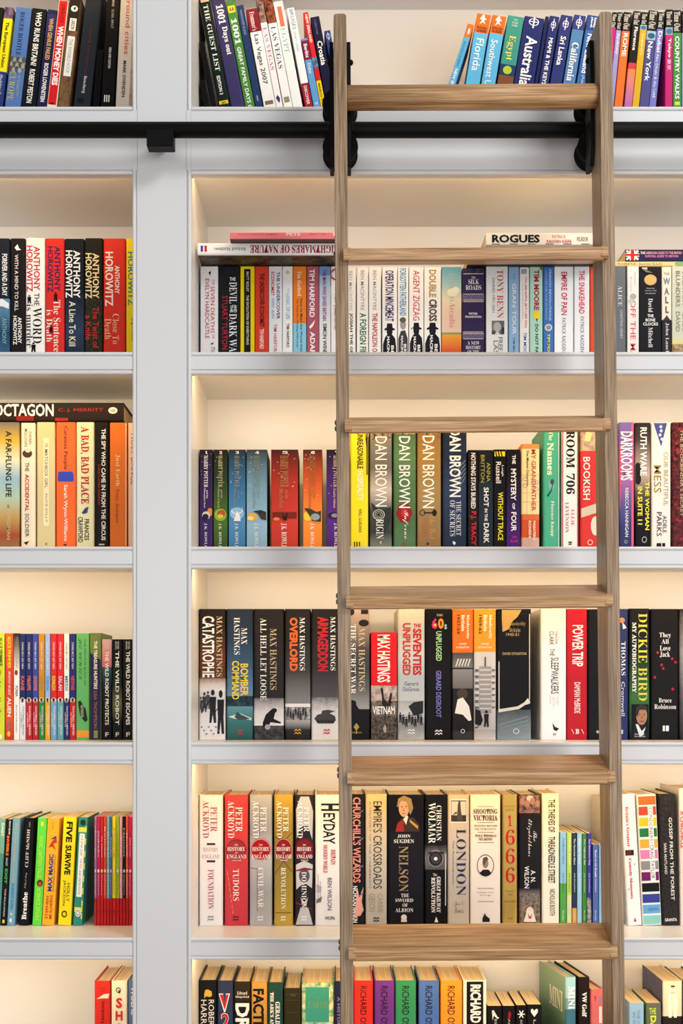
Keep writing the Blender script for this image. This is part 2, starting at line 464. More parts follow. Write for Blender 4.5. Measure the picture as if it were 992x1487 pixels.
def waves(c, u, y, du, dy):
    """publisher's mark: two stacked zigzag ribbons"""
    out = []
    for q in (-0.5, 0.5):
        for k in range(2):
            ua = u - du + k * du; yy = y + q * dy
            out.append(('p', c, [(ua, yy + .28 * dy), (ua + du * .5, yy - .3 * dy), (ua + du * .5, yy + .14 * dy), (ua, yy + .62 * dy)]))
            out.append(('p', c, [(ua + du * .5, yy - .3 * dy), (ua + du, yy + .1 * dy), (ua + du, yy + .5 * dy), (ua + du * .5, yy + .14 * dy)]))
    return out
def soldier(c, u, y, s, su):
    """standing figure with a pack: head, body, legs; s tall in picture units, su wide in spine widths"""
    return [e(c, u, y - s, su * .28, s * .1, 10), p(c, (u - su * .5, y - s * .86), (u + su * .5, y - s * .86), (u + su * .42, y - s * .42), (u + su * .5, y), (u + su * .15, y), (u, y - s * .35), (u - su * .2, y), (u - su * .5, y), (u - su * .4, y - s * .42))]
ROWNAME = ['top', 'second', 'third', 'fourth', 'fifth', 'bottom']
SB = 0.1316
SHORT = {}
def where(xm):
    return 'left bay' if xm < 230 else 'between pillar and ladder' if xm < 497 else 'behind the ladder' if xm < 872 else 'right of the ladder'
def resolve_mat(c, z0, z1):
    if isinstance(c, str):
        if c.startswith('m:'): return flat(c[2:], 0.35, 0.5, 0.7)
        return flat(c)
    if c[0] == 'n': return noise_mat(c[1], c[2], c[3] if len(c) > 3 else 160)
    if c[0] == 'g': return grad_mat(c[1:], z0, z1)
    if c[0] == 'gs': return grad_mat(c[1:], z0, z1, 0.35)
SIDEM = {}
def flatten(L):
    out = []
    for x in L:
        if isinstance(x, list): out += flatten(x)
        else: out.append(x)
    return out
def build_book(root, w_, h, dep, hard, base, bands, prints, y2z, sides=(None, None)):
    """root stands at the spine's foot; x across the spine, y into the shelf, z up"""
    w_ -= 0.0004
    th = 0.0026 if hard else 0.0007
    rr = min(0.0042 if hard else 0.0014, w_ * 0.3)
    outer = [(-w_ / 2, dep), (-w_ / 2, rr)]
    for k in range(1, 4):
        a = math.radians(180 + 30 * k); outer.append((-w_ / 2 + rr + rr * math.cos(a), rr + rr * math.sin(a)))
    for k in range(0, 3):
        a = math.radians(270 + 30 * k); outer.append((w_ / 2 - rr + rr * math.cos(a), rr + rr * math.sin(a)))
    outer += [(w_ / 2, rr), (w_ / 2, dep)]
    th2 = min(th, w_ * .2)
    inner = [(-w_ / 2 + th2, dep), (-w_ / 2 + th2, rr * 0.5 + th2), (w_ / 2 - th2, rr * 0.5 + th2), (w_ / 2 - th2, dep)]
    cuts = [h] + [y2z(b[0]) for b in bands] + [0.0]
    cols = [base] + [b[1] for b in bands]
    segs = [(cuts[i], cuts[i + 1], cols[i]) for i in range(len(cols)) if cuts[i] - cuts[i + 1] > 1e-5]
    zs = [segs[0][0]] + [s[1] for s in segs]
    bm = bmesh.new()
    rings = [[bm.verts.new((x, y, z)) for (x, y) in outer] for z in zs]
    mats = []
    for i, s in enumerate(segs):
        m = resolve_mat(s[2], s[1], s[0])
        if m not in mats: mats.append(m)
        mi = mats.index(m)
        for k in range(len(outer) - 1):
            f = bm.faces.new((rings[i][k], rings[i + 1][k], rings[i + 1][k + 1], rings[i][k + 1])); f.material_index = mi
            sd = sides[0] if k == 0 else sides[1] if k == len(outer) - 2 else None
            if sd:
                ms = SIDEM.setdefault((sd, round(h, 3) if sd[0] in ('g', 'gs') else 0), None) or resolve_mat(sd, 0, h)
                SIDEM[(sd, round(h, 3) if sd[0] in ('g', 'gs') else 0)] = ms
                if ms not in mats: mats.append(ms)
                f.material_index = mats.index(ms)
    iv0 = [bm.verts.new((x, y, zs[0])) for (x, y) in inner]; iv1 = [bm.verts.new((x, y, zs[-1])) for (x, y) in inner]
    for k in range(3): bm.faces.new((iv0[k], iv0[k + 1], iv1[k + 1], iv1[k]))
    bm.faces.new(rings[0] + iv0[::-1]); bm.faces.new(rings[-1][::-1] + iv1)
    bm.faces.new((rings[0][0], iv0[0], iv1[0], *[q[0] for q in rings[1:][::-1]]))
    bm.faces.new((rings[0][-1], *[q[-1] for q in rings[1:]], iv1[-1], iv0[-1]))
    bmesh.ops.recalc_face_normals(bm, faces=bm.faces)
    me = bpy.data.meshes.new('cover'); bm.to_mesh(me); bm.free()
    cov = link('cover', me, root, mats)
    ov = 0.003 if hard else 0.0005
    box('page_block', root, PAGES, -w_ / 2 + th2 + .0001, w_ / 2 - th2 - .0001, rr * .5 + th2 + .0003, dep - ov - .001, ov, h - ov)
    tv, tf, tm, tmats = [], [], [], []
    pv, pf, pm, pmats = [], [], [], []
    flatw = w_ - 2 * rr * 0.35
    lay = 0
    for q in flatten(prints):
        lay += 1
        yo = -0.00025 - 0.00006 * lay
        def X(u): return -w_ / 2 + min(max(u, 0.035), 0.965) * w_
        if q[0] == 't':
            _, s, c, u0, u1, y0, y1, f, o = q
            V, F = glyphs(s, f)
            m = resolve_mat(c, 0, h)
            if m not in tmats: tmats.append(m)
            za, zb_ = y2z(y0), y2z(y1); b0 = len(tv)
            for (a, b_) in V:
                if o == 'd': tv.append((X(u0) + b_ * (X(u1) - X(u0)), yo, za + a * (zb_ - za)))
                elif o == 'u': tv.append((X(u1) - b_ * (X(u1) - X(u0)), yo, zb_ - a * (zb_ - za)))
                else: tv.append((X(u0) + a * (X(u1) - X(u0)), yo, zb_ + b_ * (za - zb_)))
            for fc in F: tf.append(tuple(b0 + i for i in fc)); tm.append(tmats.index(m))
        else:
            _, c, pts = q
            zz = [y2z(y) for (_, y) in pts]
            m = resolve_mat(c, min(zz), max(zz))
            if m not in pmats: pmats.append(m)
            b0 = len(pv)
            for (u, y), z in zip(pts, zz): pv.append((X(u), yo, min(max(z, 0.0003), h - .0003)))
            pf.append(tuple(b0 + i for i in range(len(pts)))); pm.append(pmats.index(m))
    for (nm, V, F, M, MM) in (('spine_lettering', tv, tf, tm, tmats), ('spine_picture', pv, pf, pm, pmats)):
        if not V: continue
        me = bpy.data.meshes.new(nm); me.from_pydata(V, [], F)
        for i, pl in enumerate(me.polygons):
            pl.material_index = M[i]
        me.update()
        # every print faces out of the spine
        fl = [pl.index for pl in me.polygons if pl.normal.y > 0]
        if fl:
            b2 = bmesh.new(); b2.from_mesh(me); b2.faces.ensure_lookup_table()
            bmesh.ops.reverse_faces(b2, faces=[b2.faces[i] for i in fl]); b2.to_mesh(me); b2.free()
        link(nm, me, root, MM)
GS = None      # (slope, height) shared by a run of books that lean on each other
GLAST = [None]
def lean(*g):
    global GS
    GS = g if g else None; GLAST[0] = None
def B(row, x0, x1, yt, base, look, *prints, bands=(), dx=0.0, yr=None, hard=False, dep=None, sb=SB, yaw=0.0, suffix=True, sides=(None, None)):
    """upright book: x0..x1 spine edges at height yr (picture pixels at the spine's depth), top at yt, dx = how far the top is shifted sideways"""
    k = (D + sb) / D
    zbase = SHELF_Z[row]
    yb = CY - (zbase - EYE) / (U * k)
    if yr is None: yr = yb
    sl = dx / (yr - yt)
    if GS and dx:
        ym = GS[1]
        m0, m1 = x0 + sl * (yr - ym), x1 + sl * (yr - ym)
        sl = GS[0]
        if GLAST[0] is not None and m0 < GLAST[0] + .3: m0 = GLAST[0] + .3
        GLAST[0] = m1
        x0, x1 = m0 - sl * (yr - ym), m1 - sl * (yr - ym)
    xb0 = x0 - sl * (yb - yr); xb1 = x1 - sl * (yb - yr)
    a = math.atan(sl)
    wd = (xb1 - xb0) * U * k * math.cos(a)
    h = (yb - yt) * U * k / math.cos(a)
    if a > 0: h -= math.tan(a) * wd * 0.5
    piv = wx(xb1, sb) if a > 0 else wx(xb0, sb)
    cxl = -wd / 2 if a > 0 else wd / 2
    if a == 0: piv, cxl = wx((xb0 + xb1) / 2, sb), 0.0
    if dep is None: dep = 0.152 if hard else 0.129
    look = SHORT.get(look, look)
    lab = look + (', %s shelf, %s' % (ROWNAME[row], where((x0 + x1) / 2 + dx * .5)) if suffix else '')
    root = empty('hardback_book' if hard else 'paperback_book', (piv + cxl * math.cos(a), sb, zbase + 0.0004 - cxl * math.sin(a)), lab, 'book', 'books on the %s shelf' % ROWNAME[row])
    root.rotation_euler = (0, a, yaw)
    ca = U * k / math.cos(a)
    build_book(root, wd, h, dep, hard, base, bands, prints, lambda y: min(max((yb - y) * ca, 0.0), h), sides)
    return root
def LB(row, x0, x1, yt, yb, base, look, *prints, bands=(), hard=False, dep=0.15, sb=0.07, flip=False, sides=(None, None)):
    """book lying flat, spine outward; the y values of its prints are picture x values. flip: lying upside down (head on the right)"""
    k = (D + sb) / D
    h = (x1 - x0) * U * k; wd = (yb - yt) * U * k
    zc = wz((yt + yb) / 2, sb)
    lab = look + ', %s shelf, %s' % (ROWNAME[row], where((x0 + x1) / 2))
    root = empty('hardback_book' if hard else 'paperback_book', (wx(x0 if flip else x1, sb), sb, zc), lab, 'book', 'books on the %s shelf' % ROWNAME[row])
    root.rotation_euler = (0, math.pi / 2 if flip else -math.pi / 2, 0)
    if flip: y2z = lambda x: min(max((x - x0) * U * k, 0.0), h)
    else: y2z = lambda x: min(max((x1 - x) * U * k, 0.0), h)
    build_book(root, wd, h, dep, hard, base, bands, prints, y2z, sides)
    return root

# ======== top shelf, left bay (books tip to the right)
Y0 = 153.7
lean(.115, 80)
B(0, -22, -9.5, 11, '151618', 'black paperback cut off at the edge of the picture', dx=14, yr=Y0)
B(0, -8.5, 4.8, 11, ('n', '8a6f90', '2a3050', 90), 'navy paperback with a yellow title panel', t('The European Union', '111', .2, .72, 33, 99), t('Abolishing Europe', 'c8d0e8', .25, .7, 109, 152, 's'), bands=[(28, 'eede1e'), (105, '2b3a75')], dx=14, yr=Y0)
B(0, 6.5, 29.6, 11.5, '4f74b5', 'mid blue paperback with a strip of coins across the spine', t('ROGER BOOTLE', '1e2c50', .32, .62, 19, 82, 'r'), t('EUROPE', 'b8ab66', .1, .48, 106, 148, 'r'), t('THE TROUBLE WITH', '9ba78a', .6, .78, 108, 141, 's'),
  [e('9a9a98' if k % 2 else '4b4f58', .12 + .19 * (k % 5), 88 + 7 * (k // 5) + (k % 2) * 2, .13, 4) for k in range(14)], bands=[(84, ('n', '3a3d46', '8d8f94', 200)), (103, '4f74b5')], dx=17.2, yr=Y0)
B(0, 30.2, 51.8, 13, '10181c', 'near-black paperback with one bold white line of capitals', t('WHO RUNS BRITAIN?', 'f2f2f2', .32, .72, 19, 97), t('ROBERT PESTON', 'e8e8e8', .32, .7, 102, 151), dx=16.5, yr=Y0)
B(0, 52.8, 67.2, 14.5, '25254f', 'dark indigo paperback with gold and white capitals', t('WHEN GENIUS FAILED', 'd0aa62', .3, .75, 28, 88), t('ROGER LOWENSTEIN', 'f0eef0', .3, .75, 93, 149), bands=[(22, '2d2f63'), (52, '21214a')], dx=16.6, yr=Y0)
B(0, 67.5, 82, 1, 'f0dcc0', 'red paperback edged in cream with chunky white title', r('cc1f27', .08, .92, 2.5, 153), t('ADAM FERGUSSON', '7d1418', .3, .75, 7, 34), t('WHEN MONEY DIES', 'fbf3ee', .22, .82, 39, 125, 'h'), r('6b1013', .3, .7, 150, 153), dx=18.6, yr=Y0)
B(0, 82.6, 99.6, -3, ('n', '5a4029', '7d6248', 60), 'brown paperback with white label strips', r('24201e', .04, .96, -2, 46), e('e8e8e6', .5, 14, .3, 4.4), p('222', (.4, 13), (.65, 11), (.55, 17)), r('ece9e4', .22, .8, 28, 46), t('LARSON', '333', .35, .7, 30, 44), r('e4e6e6', .2, .84, 54, 112), t('THE INVISIBLE HOOK', '8d9496', .35, .68, 58, 108, 's'), dx=20, yr=Y0)
B(0, 104, 129, -14, '222934', 'thick charcoal hardback with faint red title', t('Capital and Ideology', '5e2b30', .42, .62, 40, 112, 's'), t('Bensberg', 'd8dade', .4, .62, 112, 137, 'r'), e('11151b', .4, 148, .2, 4), dx=24, yr=Y0, hard=True)
lean()
B(0, 134.6, 144.6, 72, '0a0a0c', 'plain black paperback with an unlettered spine', dx=6.3, yr=Y0)
B(0, 146.5, 165, -10, '121318', 'black paperback with three small white bars at the foot', t('GLOBAL IMPACT', 'a9abb0', .42, .62, 14, 42, 's'), t('THINKING', 'd0d0d4', .42, .6, -8, 10), t('KING AND CAXTON', 'dcdce0', .38, .58, 70, 100), [r('e6e6e6', .22 + .17 * k, .31 + .17 * k, 139, 149) for k in range(3)], dx=9.5, yr=Y0)
B(0, 167.3, 191.2, -46, 'd6d2cf', 'tall pale grey hardback with coral lower-case title', t('underground cities', 'cf5640', .30, .68, -44, 80, 's'), t('MARK OVENDEN', '26262a', .36, .56, 89, 142), r(('n', '9c7d6c', 'c8b0a2', 60), .84, .965, -44, 153), dx=9.5, yr=Y0, hard=True)

# ======== top shelf, between the pillar and the ladder (books tip to the left)
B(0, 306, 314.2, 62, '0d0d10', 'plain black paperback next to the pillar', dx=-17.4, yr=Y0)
B(0, 296.2, 305, 118, '0b0b0d', 'short black paperback added to darken the gap beside the pillar', dx=-7, yr=Y0)  # invented book, stands in for the dark of the gap by the side panel
lean(-.19, 75)
B(0, 316, 333, 0, '10201c', 'black-green hardback with white serif capitals', t('THE GUEST LIST', 'eef0ea', .3, .72, 9, 105, 'r'), t('EDITION 3', 'e8e8e0', .3, .6, 112, 139), r('e3c22c', .1, .9, 148, 153), t('AA', '222', .25, .75, 149, 153), r('cbb79c', .15, .9, 1, 5), dx=-26.5, yr=Y0, hard=True)
B(0, 334, 354.6, -10, '3a3560', 'dusky purple hardback with large white numerals', t('1001', 'f5f4f2', .28, .8, 9, 37, 'R'), t('Days out', 'f5f4f2', .34, .8, 41, 82, 'R'), dx=-29, yr=Y0, hard=True)
B(0, 355.4, 370.4, 3, '46843c', 'green paperback with a yellow square badge on top', r('f3d321', .12, .88, 10, 20), t('AA', '1b2a4a', .22, .78, 12, 18, 'b', 'h'), t('1001', 'f6f8f2', .22, .82, 28, 66, 'R'), t('GREAT FAMILY DAYS OUT', 'f6f8f2', .28, .7, 70, 172), dx=-29.5, yr=Y0)
B(0, 371.2, 382, 9, '263a66', 'slim navy paperback without a picture', t('VANCOUVER ISLAND', '8fa0c6', .35, .65, 15, 52, 's'), r('8fa0c6', .42, .58, 140, 148), dx=-28.6, yr=Y0)
B(0, 383, 400.6, 14.4, 'eceef0', 'white paperback with a maroon top block', t("Frommer's", 'f4e6e6', .25, .7, 19, 46, 'r'), t('Las Vegas 2007', '23252e', .2, .7, 52, 124, 's'), r('7f6a52', .15, .85, 148, 153.5), bands=[(14.6, '7d1f2c'), (48, 'eceef0')], dx=-26.6, yr=Y0)
B(0, 401.2, 412.4, -6, ('n', '1d2140', 'b08a78', 130), 'white paperback with a magenta serif title', t('LAS VEGAS', 'c05aa8', .22, .8, 41, 103, 'r'), p('4b2a6c', (.2, 143), (.5, 139), (.8, 144), (.65, 151), (.4, 148)), bands=[(34, 'eef0f3')], dx=-33.6, yr=Y0)
B(0, 413, 426, -6, ('n', '20180f', 'a6553e', 130), 'white paperback with a navy serif title', t('LAS VEGAS', '2a3566', .22, .78, 40, 101, 'r'), r('8a8a6a', .2, .8, 142, 150), bands=[(35, 'eef0f3')], dx=-33, yr=Y0)
B(0, 427, 442, 3, 'e9eceb', 'broad white paperback with a coral brush stroke', r('c9705c', .3, .75, 11, 40), t('EGYPT', '8fb8c2', .22, .75, 42, 78, 'r'), bands=[(3.3, '252a30'), (3.8, 'e9eceb')], dx=-33.5, yr=Y0)
B(0, 443, 454.4, 13, 'e8ebee', 'white paperback with a small blue outlined title', t('BRUGES', '4a6fa5', .3, .78, 15, 44, 's'), t('smart cities', '9fb4cc', .32, .7, 47, 76, 's'), t('DISCOVER', 'f4dada', .3, .7, 126, 153), bands=[(122, '9c1f33')], dx=-27, yr=Y0)
B(0, 455.2, 465.4, 57, '5f97cf', 'light blue paperback with a crimson badge', t('Berlitz', 'f2e8ec', .25, .75, 65, 85), t('Dubai', 'e6eef6', .3, .72, 93, 108, 's'), t('D', 'e6eef6', .3, .7, 150, 153), bands=[(60, '7d2346'), (88, '5f97cf')], dx=-18.5, yr=Y0)
B(0, 465.8, 475.6, 19, 'cc2a2e', 'red paperback with a yellow foot', t('NEW ZEALAND', 'f6e8e2', .28, .75, 22, 63), r(('n', '3a3422', '5f97cf', 120), .1, .9, 84, 100), t('MARCO POLO', '4a4410', .3, .7, 122, 160), bands=[(84, '7aa2c8'), (98, 'c4272c'), (118, 'e8cb1e')], dx=-29.5, yr=Y0)
B(0, 476.4, 490, 26, '1b1a3a', 'deep navy paperback with a bold white title', t('Croatia', 'f6f6f8', .22, .8, 61, 96), t('DUBROVNIK', '6a6f9c', .35, .55, 30, 52, 's'), dx=-27, yr=Y0)
B(0, 491, 500, 45.5, '2b3d78', 'small blue paperback with a ring emblem', ring('c8d2ea', .5, 54, .3, 4), r('c8d2ea', .46, .54, 48, 60), t('Istanbul', 'c8d2ea', .3, .7, 68, 90, 's'), dx=-20, yr=Y0)

# ======== top shelf, behind the ladder (books tip to the right)
lean()
def lonely(y, c='d4dbee'): return [ring(c, .5, y, .26, 5.2, .22), r(c, .46, .54, y - 9, y + 9), r(c, .3, .7, y - .6, y + .6)]
def guide(y0, y1): return [p('fff', (.42, y0 + 3), (.55, y0 + 2), (.6, y0 + 7), (.75, y0 + 8), (.55, y0 + 11), (.72, y0 + 16), (.5, y0 + 13), (.28, y0 + 17), (.42, y0 + 10), (.25, y0 + 9))]
R1 = 119
B(0, 652.4, 662.6, 35.5, 'd9702c', 'small sky-blue paperback slumped furthest over', p('fff', (.35, 44), (.6, 43), (.7, 50), (.4, 52)), t('ROUGH GUIDES', '2d6c96', .3, .6, 62, 98, 's'), t('NEW ENGLAND', 'e8f4fa', .25, .7, 102, 150), bands=[(56, '5aa9d6')], dx=26.6, yr=R1)
lean(.165, 75)
B(0, 675.8, 696.4, 21, 'dd6a26', 'sky-blue paperback with an orange top and a short title', guide(21, 42), t('ROUGH', '3a2018', .14, .86, 40.5, 44.2, 'b', 'h'), t('GUIDES', '3a2018', .14, .86, 45, 48.8, 'b', 'h'), t('Florida', 'e6f4fb', .25, .8, 58, 105, 's'), bands=[(50, '5cb0de')], dx=18.2, yr=R1)
B(0, 699.5, 720.2, 23.4, 'dd6a26', 'sky-blue paperback with an orange top and a long title', guide(23, 44), t('ROUGH', '3a2018', .14, .86, 41.5, 45.2, 'b', 'h'), t('GUIDES', '3a2018', .14, .86, 46, 49.8, 'b', 'h'), t('Southwest USA', 'e6f4fb', .22, .68, 60, 142, 's'), bands=[(51, '5cb0de')], dx=15.4, yr=R1)
B(0, 722.5, 746, 24, '3d8f86', 'teal paperback with a lime yellow title', t('THE', 'bfe0d4', .38, .62, 30, 32.6, 's', 'h'), t('ROUGH', 'bfe0d4', .32, .68, 34, 36.8, 's', 'h'), t('GUIDE', 'bfe0d4', .32, .68, 38, 40.8, 's', 'h'), t('Egypt', 'e3d94e', .2, .7, 54, 90, 'r'), e('a9c23a', .5, 104, .28, 6), bands=[(96, '263a5e'), (112, '7a4a34')], dx=15.3, yr=R1)
B(0, 747, 776.4, 25.5, '232c68', 'thick navy paperback with the largest white title', lonely(35), t('Australia', 'fafbfd', .24, .82, 56, 128), dx=14.2, yr=R1)
B(0, 777.2, 782.6, 24.2, '1b2350', 'thin unlettered navy paperback', dx=14.5, yr=R1)
B(0, 783.2, 797.6, 24, '27306e', 'navy paperback with a small white title in capitals', lonely(38), t('MIAMI & THE KEYS', 'f4f6fb', .28, .7, 57, 125), dx=15, yr=R1)
B(0, 798.6, 816, 22.8, '2c3474', 'indigo paperback with a two-word title', lonely(37), t('Sri Lanka', 'f4f6fb', .25, .72, 55, 97), dx=17, yr=R1)
B(0, 818.2, 835.6, 22.5, '2f3b80', 'denim blue paperback with a dark top band', lonely(35, 'e0e6f4'), t('California', 'f6f8fc', .2, .78, 64, 120, 'R'), bands=[(45, '4f7fb2')], dx=16, yr=R1)
B(0, 837, 854, 23, '2c4a8c', 'royal blue paperback beside the ladder upright', t('lonely', 'e8eef8', .55, .85, 27, 42), t('planet', 'e8eef8', .3, .55, 27, 42), t('New Zealand', 'f6f8fc', .25, .72, 51, 108), t('(Aotearoa)', 'c8d6ee', .3, .6, 111, 140, 's'), bands=[(46, '3568ae')], dx=17.5, yr=R1)

# ======== top shelf, right of the ladder
lean(.1, 80)
def timeout(y0, y1): return [t('Time Out', 'b9b9b4', .12, .86, y0, y1, 'R')]
B(0, 879, 886.5, 18, '1a1a1c', 'magenta guidebook peeping past the ladder', timeout(21, 41), bands=[(41, 'c8207e')], dx=8, yr=Y0)
B(0, 882, 891.2, 18, '1a1a1c', 'lavender guidebook with a black top and white city name', timeout(20, 43), t('Sydney', 'f4f2fa', .25, .75, 49, 80), bands=[(44.5, '9c96cf')], dx=14, yr=Y0)
B(0, 891.8, 904, 18, '1a1a1c', 'orange guidebook with a bold white city name', timeout(21, 44), t('ROME', 'fdf4ee', .25, .78, 49, 83), bands=[(46, 'e2702e')], dx=14.4, yr=Y0)
B(0, 904.6, 916, 16.5, '1a1a1c', 'black guidebook with a red and violet skyline below', timeout(19, 37), t('Florence', 'eceae6', .3, .75, 40, 74), bands=[(92, 'cf3a46'), (101, ('g', 'e8884a', 'b86aa6', '4b4684'))], dx=17.5, yr=Y0)
B(0, 917.4, 928.2, 18, '1a1a1c', 'mustard yellow guidebook', timeout(21, 36), e('3f6f96', .5, 41, .4, 3), t('Singapore', 'f6e9b8', .3, .72, 49, 81, 's'), bands=[(37, '9cc2d6'), (44, 'd2a728')], dx=14, yr=Y0)
B(0, 928.8, 943.4, 15.7, '1a1a1c', 'slate blue guidebook with photo strip under black top', timeout(17, 43), e('2f5a7a', .5, 53, .38, 4), t('New York', 'f4f4fa', .25, .74, 61, 119), bands=[(46, '8fb6cc'), (59, '4a4c86')], dx=12.4, yr=Y0)
B(0, 944, 954.6, 18, '1a1a1c', 'periwinkle guidebook with a two-line blue title', timeout(20, 41), t('Dubai', 'f4f4fc', .28, .8, 46, 77), t('Abu Dhabi & the UAE', 'dcdff4', .3, .7, 79, 143, 's'), bands=[(43, '6f76bd')], dx=10.5, yr=Y0)
lean()
B(0, 965.8, 976.8, 14, '1a1a1c', 'magenta guidebook with Japanese characters', timeout(17, 37), e('3f6f96', .5, 46, .4, 4), t('Tokyo', 'f6ecf4', .28, .75, 56, 84), t('東京', 'e8c6dc', .25, .75, 86, 102, 's'), bands=[(40, '8aa6bc'), (51, 'bb2370')], dx=1, yr=Y0)
B(0, 977.4, 989.8, 15, '1a1a1c', 'green guidebook with a bold white title in capitals', timeout(17, 46), t('COUNTRY WALKS', 'f4f8f0', .25, .75, 53, 144), r('c9d63a', .2, .8, 148, 153), bands=[(48, '3f8a45')], yr=Y0)
B(0, 990.4, 1001, 16, '1a1a1c', 'lilac guidebook at the edge of the picture', timeout(18, 46), bands=[(48, '9c9ccc')], yr=Y0)

# ======== second shelf, left bay
B(1, -8, 14, 346.5, '1c2330', 'dark hardback with a torn blue wave picture', t('FOREVER AND A DAY', 'f0f0f0', .5, .85, 369, 430), t('ANTHONY', '7fb0a8', .5, .8, 462, 500, 's'), p('dfe8ee', (.04, 437), (.5, 434), (.96, 441), (.96, 449), (.5, 445), (.04, 446)), bands=[(434, ('gs', '5f8fb4', '1f3f62', '3f6f94'))], hard=True)
B(1, 14.7, 36.4, 346.5, '1d1a1c', 'black hardback with small spaced white capitals', p('eee', (.3, 360), (.5, 355), (.6, 361), (.75, 363), (.45, 364)), t('WITH A MIND TO KILL', 'e4e0e2', .3, .55, 370, 452, 's'), t('ANTHONY', 'f0eef0', .52, .78, 461, 499), t('HOROWITZ', 'f0eef0', .2, .46, 459, 501), hard=True)
B(1, 37, 65, 346, 'f3efe9', 'white hardback with crimson author capitals and black figures', t('ANTHONY', 'c22b52', .42, .76, 358, 422), t('HOROWITZ', 'c22b52', .05, .38, 357, 424), t('THE', '26242a', .45, .72, 426, 444, 's'), t('WORD', '1e1c22', .38, .85, 447, 499, 'r'), t('is murder', '26242a', .04, .38, 442, 505, 'r'), soldier('111', .2, 441, 11, .2), soldier('111', .42, 512, 13, .24), hard=True)
B(1, 65.6, 93.4, 346.5, 'd02f2c', 'red hardback with purple author capitals', t('ANTHONY', '3a2350', .48, .8, 358, 423), t('HOROWITZ', '3a2350', .12, .42, 358, 425), t('The Sentence', 'f6e4d4', .44, .8, 436, 511, 'r'), t('is Death', 'f6e4d4', .06, .38, 450, 497, 'r'), soldier('240a10', .55, 438, 12, .2), soldier('240a10', .3, 484, 10, .2), hard=True)
B(1, 94, 122.2, 347, '191d26', 'midnight blue hardback with white author capitals', t('ANTHONY', 'f8f6f2', .44, .8, 364, 433), t('HOROWITZ', 'f8f6f2', .04, .4, 364, 433), t('A Line To Kill', 'efe6cf', .22, .56, 438, 503, 's'), bands=[(424, ('gs', '171d2a', '2d3f58', '151b28'))], hard=True)
B(1, 122.8, 149.4, 346.2, '221f1c', 'black-brown hardback with pale gold author capitals', t('ANTHONY', 'e9d8a4', .44, .8, 368, 434), t('HOROWITZ', 'e9d8a4', .04, .4, 368, 434), t('The Twist of', 'c3342c', .44, .78, 446, 506, 's'), t('a Knife', 'c3342c', .04, .36, 458, 494, 's'), bands=[(430, ('n', '1c1a16', '3a3a2a', 200))], hard=True)
B(1, 150, 182, 346.6, 'd8382c', 'broad scarlet hardback with large white author capitals', t('ANTHONY', 'fbeee4', .52, .74, 386, 427), t('HOROWITZ', 'fbf3ec', .08, .45, 366, 445), t('Close To', 'f0bf9c', .42, .72, 456, 500, 'r'), t('Death', 'f0bf9c', .06, .36, 463, 493, 'r'), hard=True)
B(1, 182.8, 206, 346.2, 'f2d41e', 'yellow hardback half hidden by the pillar', t('HOROWITZ', '2f8a78', .12, .5, 366, 444), t('Episode', '3a3a26', .3, .6, 462, 496, 'r'), hard=True)

# ======== second shelf, between the pillar and the ladder
YT = 387.2
B(1, 291, 317, YT, 'e9e7e8', 'white paperback with two lines of thin red capitals', t('THE', 'a8444c', .66, .8, 406, 414, 's'), t('SEVEN DEATHS', 'b8323c', .58, .8, 416, 484, 's'), t('OF', 'a8444c', .66, .8, 486, 492, 's'), t('EVELYN HARDCASTLE', 'b8323c', .26, .5, 405, 492, 's'), t('STUART TURTON', '26262a', .6, .82, 504, 560, 's'), p('222', (.55, 500), (.75, 497), (.7, 501)), p('222', (.45, 396), (.6, 394), (.55, 401)))
B(1, 317.6, 348.4, YT, '14181b', 'black paperback with huge white and red capitals', t('THE', 'eef0f0', .52, .8, 403, 408, 'b', 'h'), t('DEVIL', 'f2f4f4', .5, .86, 410, 441, 'r'), t('AND', 'f2f4f4', .72, .86, 443, 454), t('THE', 'f2f4f4', .54, .68, 443, 454), t('DARK WATER', 'f2f4f4', .5, .86, 456, 545, 'r'), t('STUART TURTON', 'c02434', .16, .42, 430, 508, 's'), bands=[(389, ('n', '101417', '1e2428', 120))])
B(1, 349, 369.8, YT, 'efd61c', 'black paperback framed in yellow', r('191917', .26, .72, 391, 512), t('MATT RIDLEY', 'd6d6c8', .42, .6, 395, 424, 's'), t('THE EVOLUTION OF EVERYTHING', 'e4e4d8', .42, .6, 429, 501, 's'))
B(1, 370.3, 390, YT, 'd6402f', 'orange-red paperback with black and white capitals', t('THE UNDERCOVER ECONOMIST', '3c1210', .34, .7, 397, 475), t('TIM HARFORD', 'fbe8dc', .34, .66, 478, 507))
B(1, 390.4, 409.8, YT, 'e6e6ea', 'off-white paperback with navy, red and scribbled blue lettering', t('THE UNDERCOVER', '3a4a78', .58, .84, 395, 464, 'b'), t('ECONOMIST', 'b8323c', .16, .42, 395, 430), t('STRIKES', '5b7fc0', .2, .44, 433, 448, 'k'), t('BACK', '5b7fc0', .2, .44, 450, 464, 'k'), t('TIM HARFORD', 'c03a44', .36, .62, 471, 516, 's'))
B(1, 410.2, 425, YT, 'e8e8e6', 'white paperback with a pale blue title', t('LOGIC OF LIFE', '7fa9c6', .36, .72, 427, 464, 'b'), t('TIM HARFORD', '3f4448', .4, .68, 470, 505, 'b'), e('d8b890', .5, 396, .2, 2.5), t('THE', '9fb6c4', .5, .66, 419, 425, 's'))
B(1, 425.4, 445, YT, 'e07a2a', 'orange paperback with a sky-blue foot', t('Tim Harford', 'fbeadc', .34, .62, 394, 430, 'r'), t('How to Make the World Add Up', '26211f', .5, .72, 434, 520, 's'), t('Ten Rules for Thinking Differently', '5a3420', .24, .4, 434, 505, 's'), bands=[(470, '7fc0d6')])
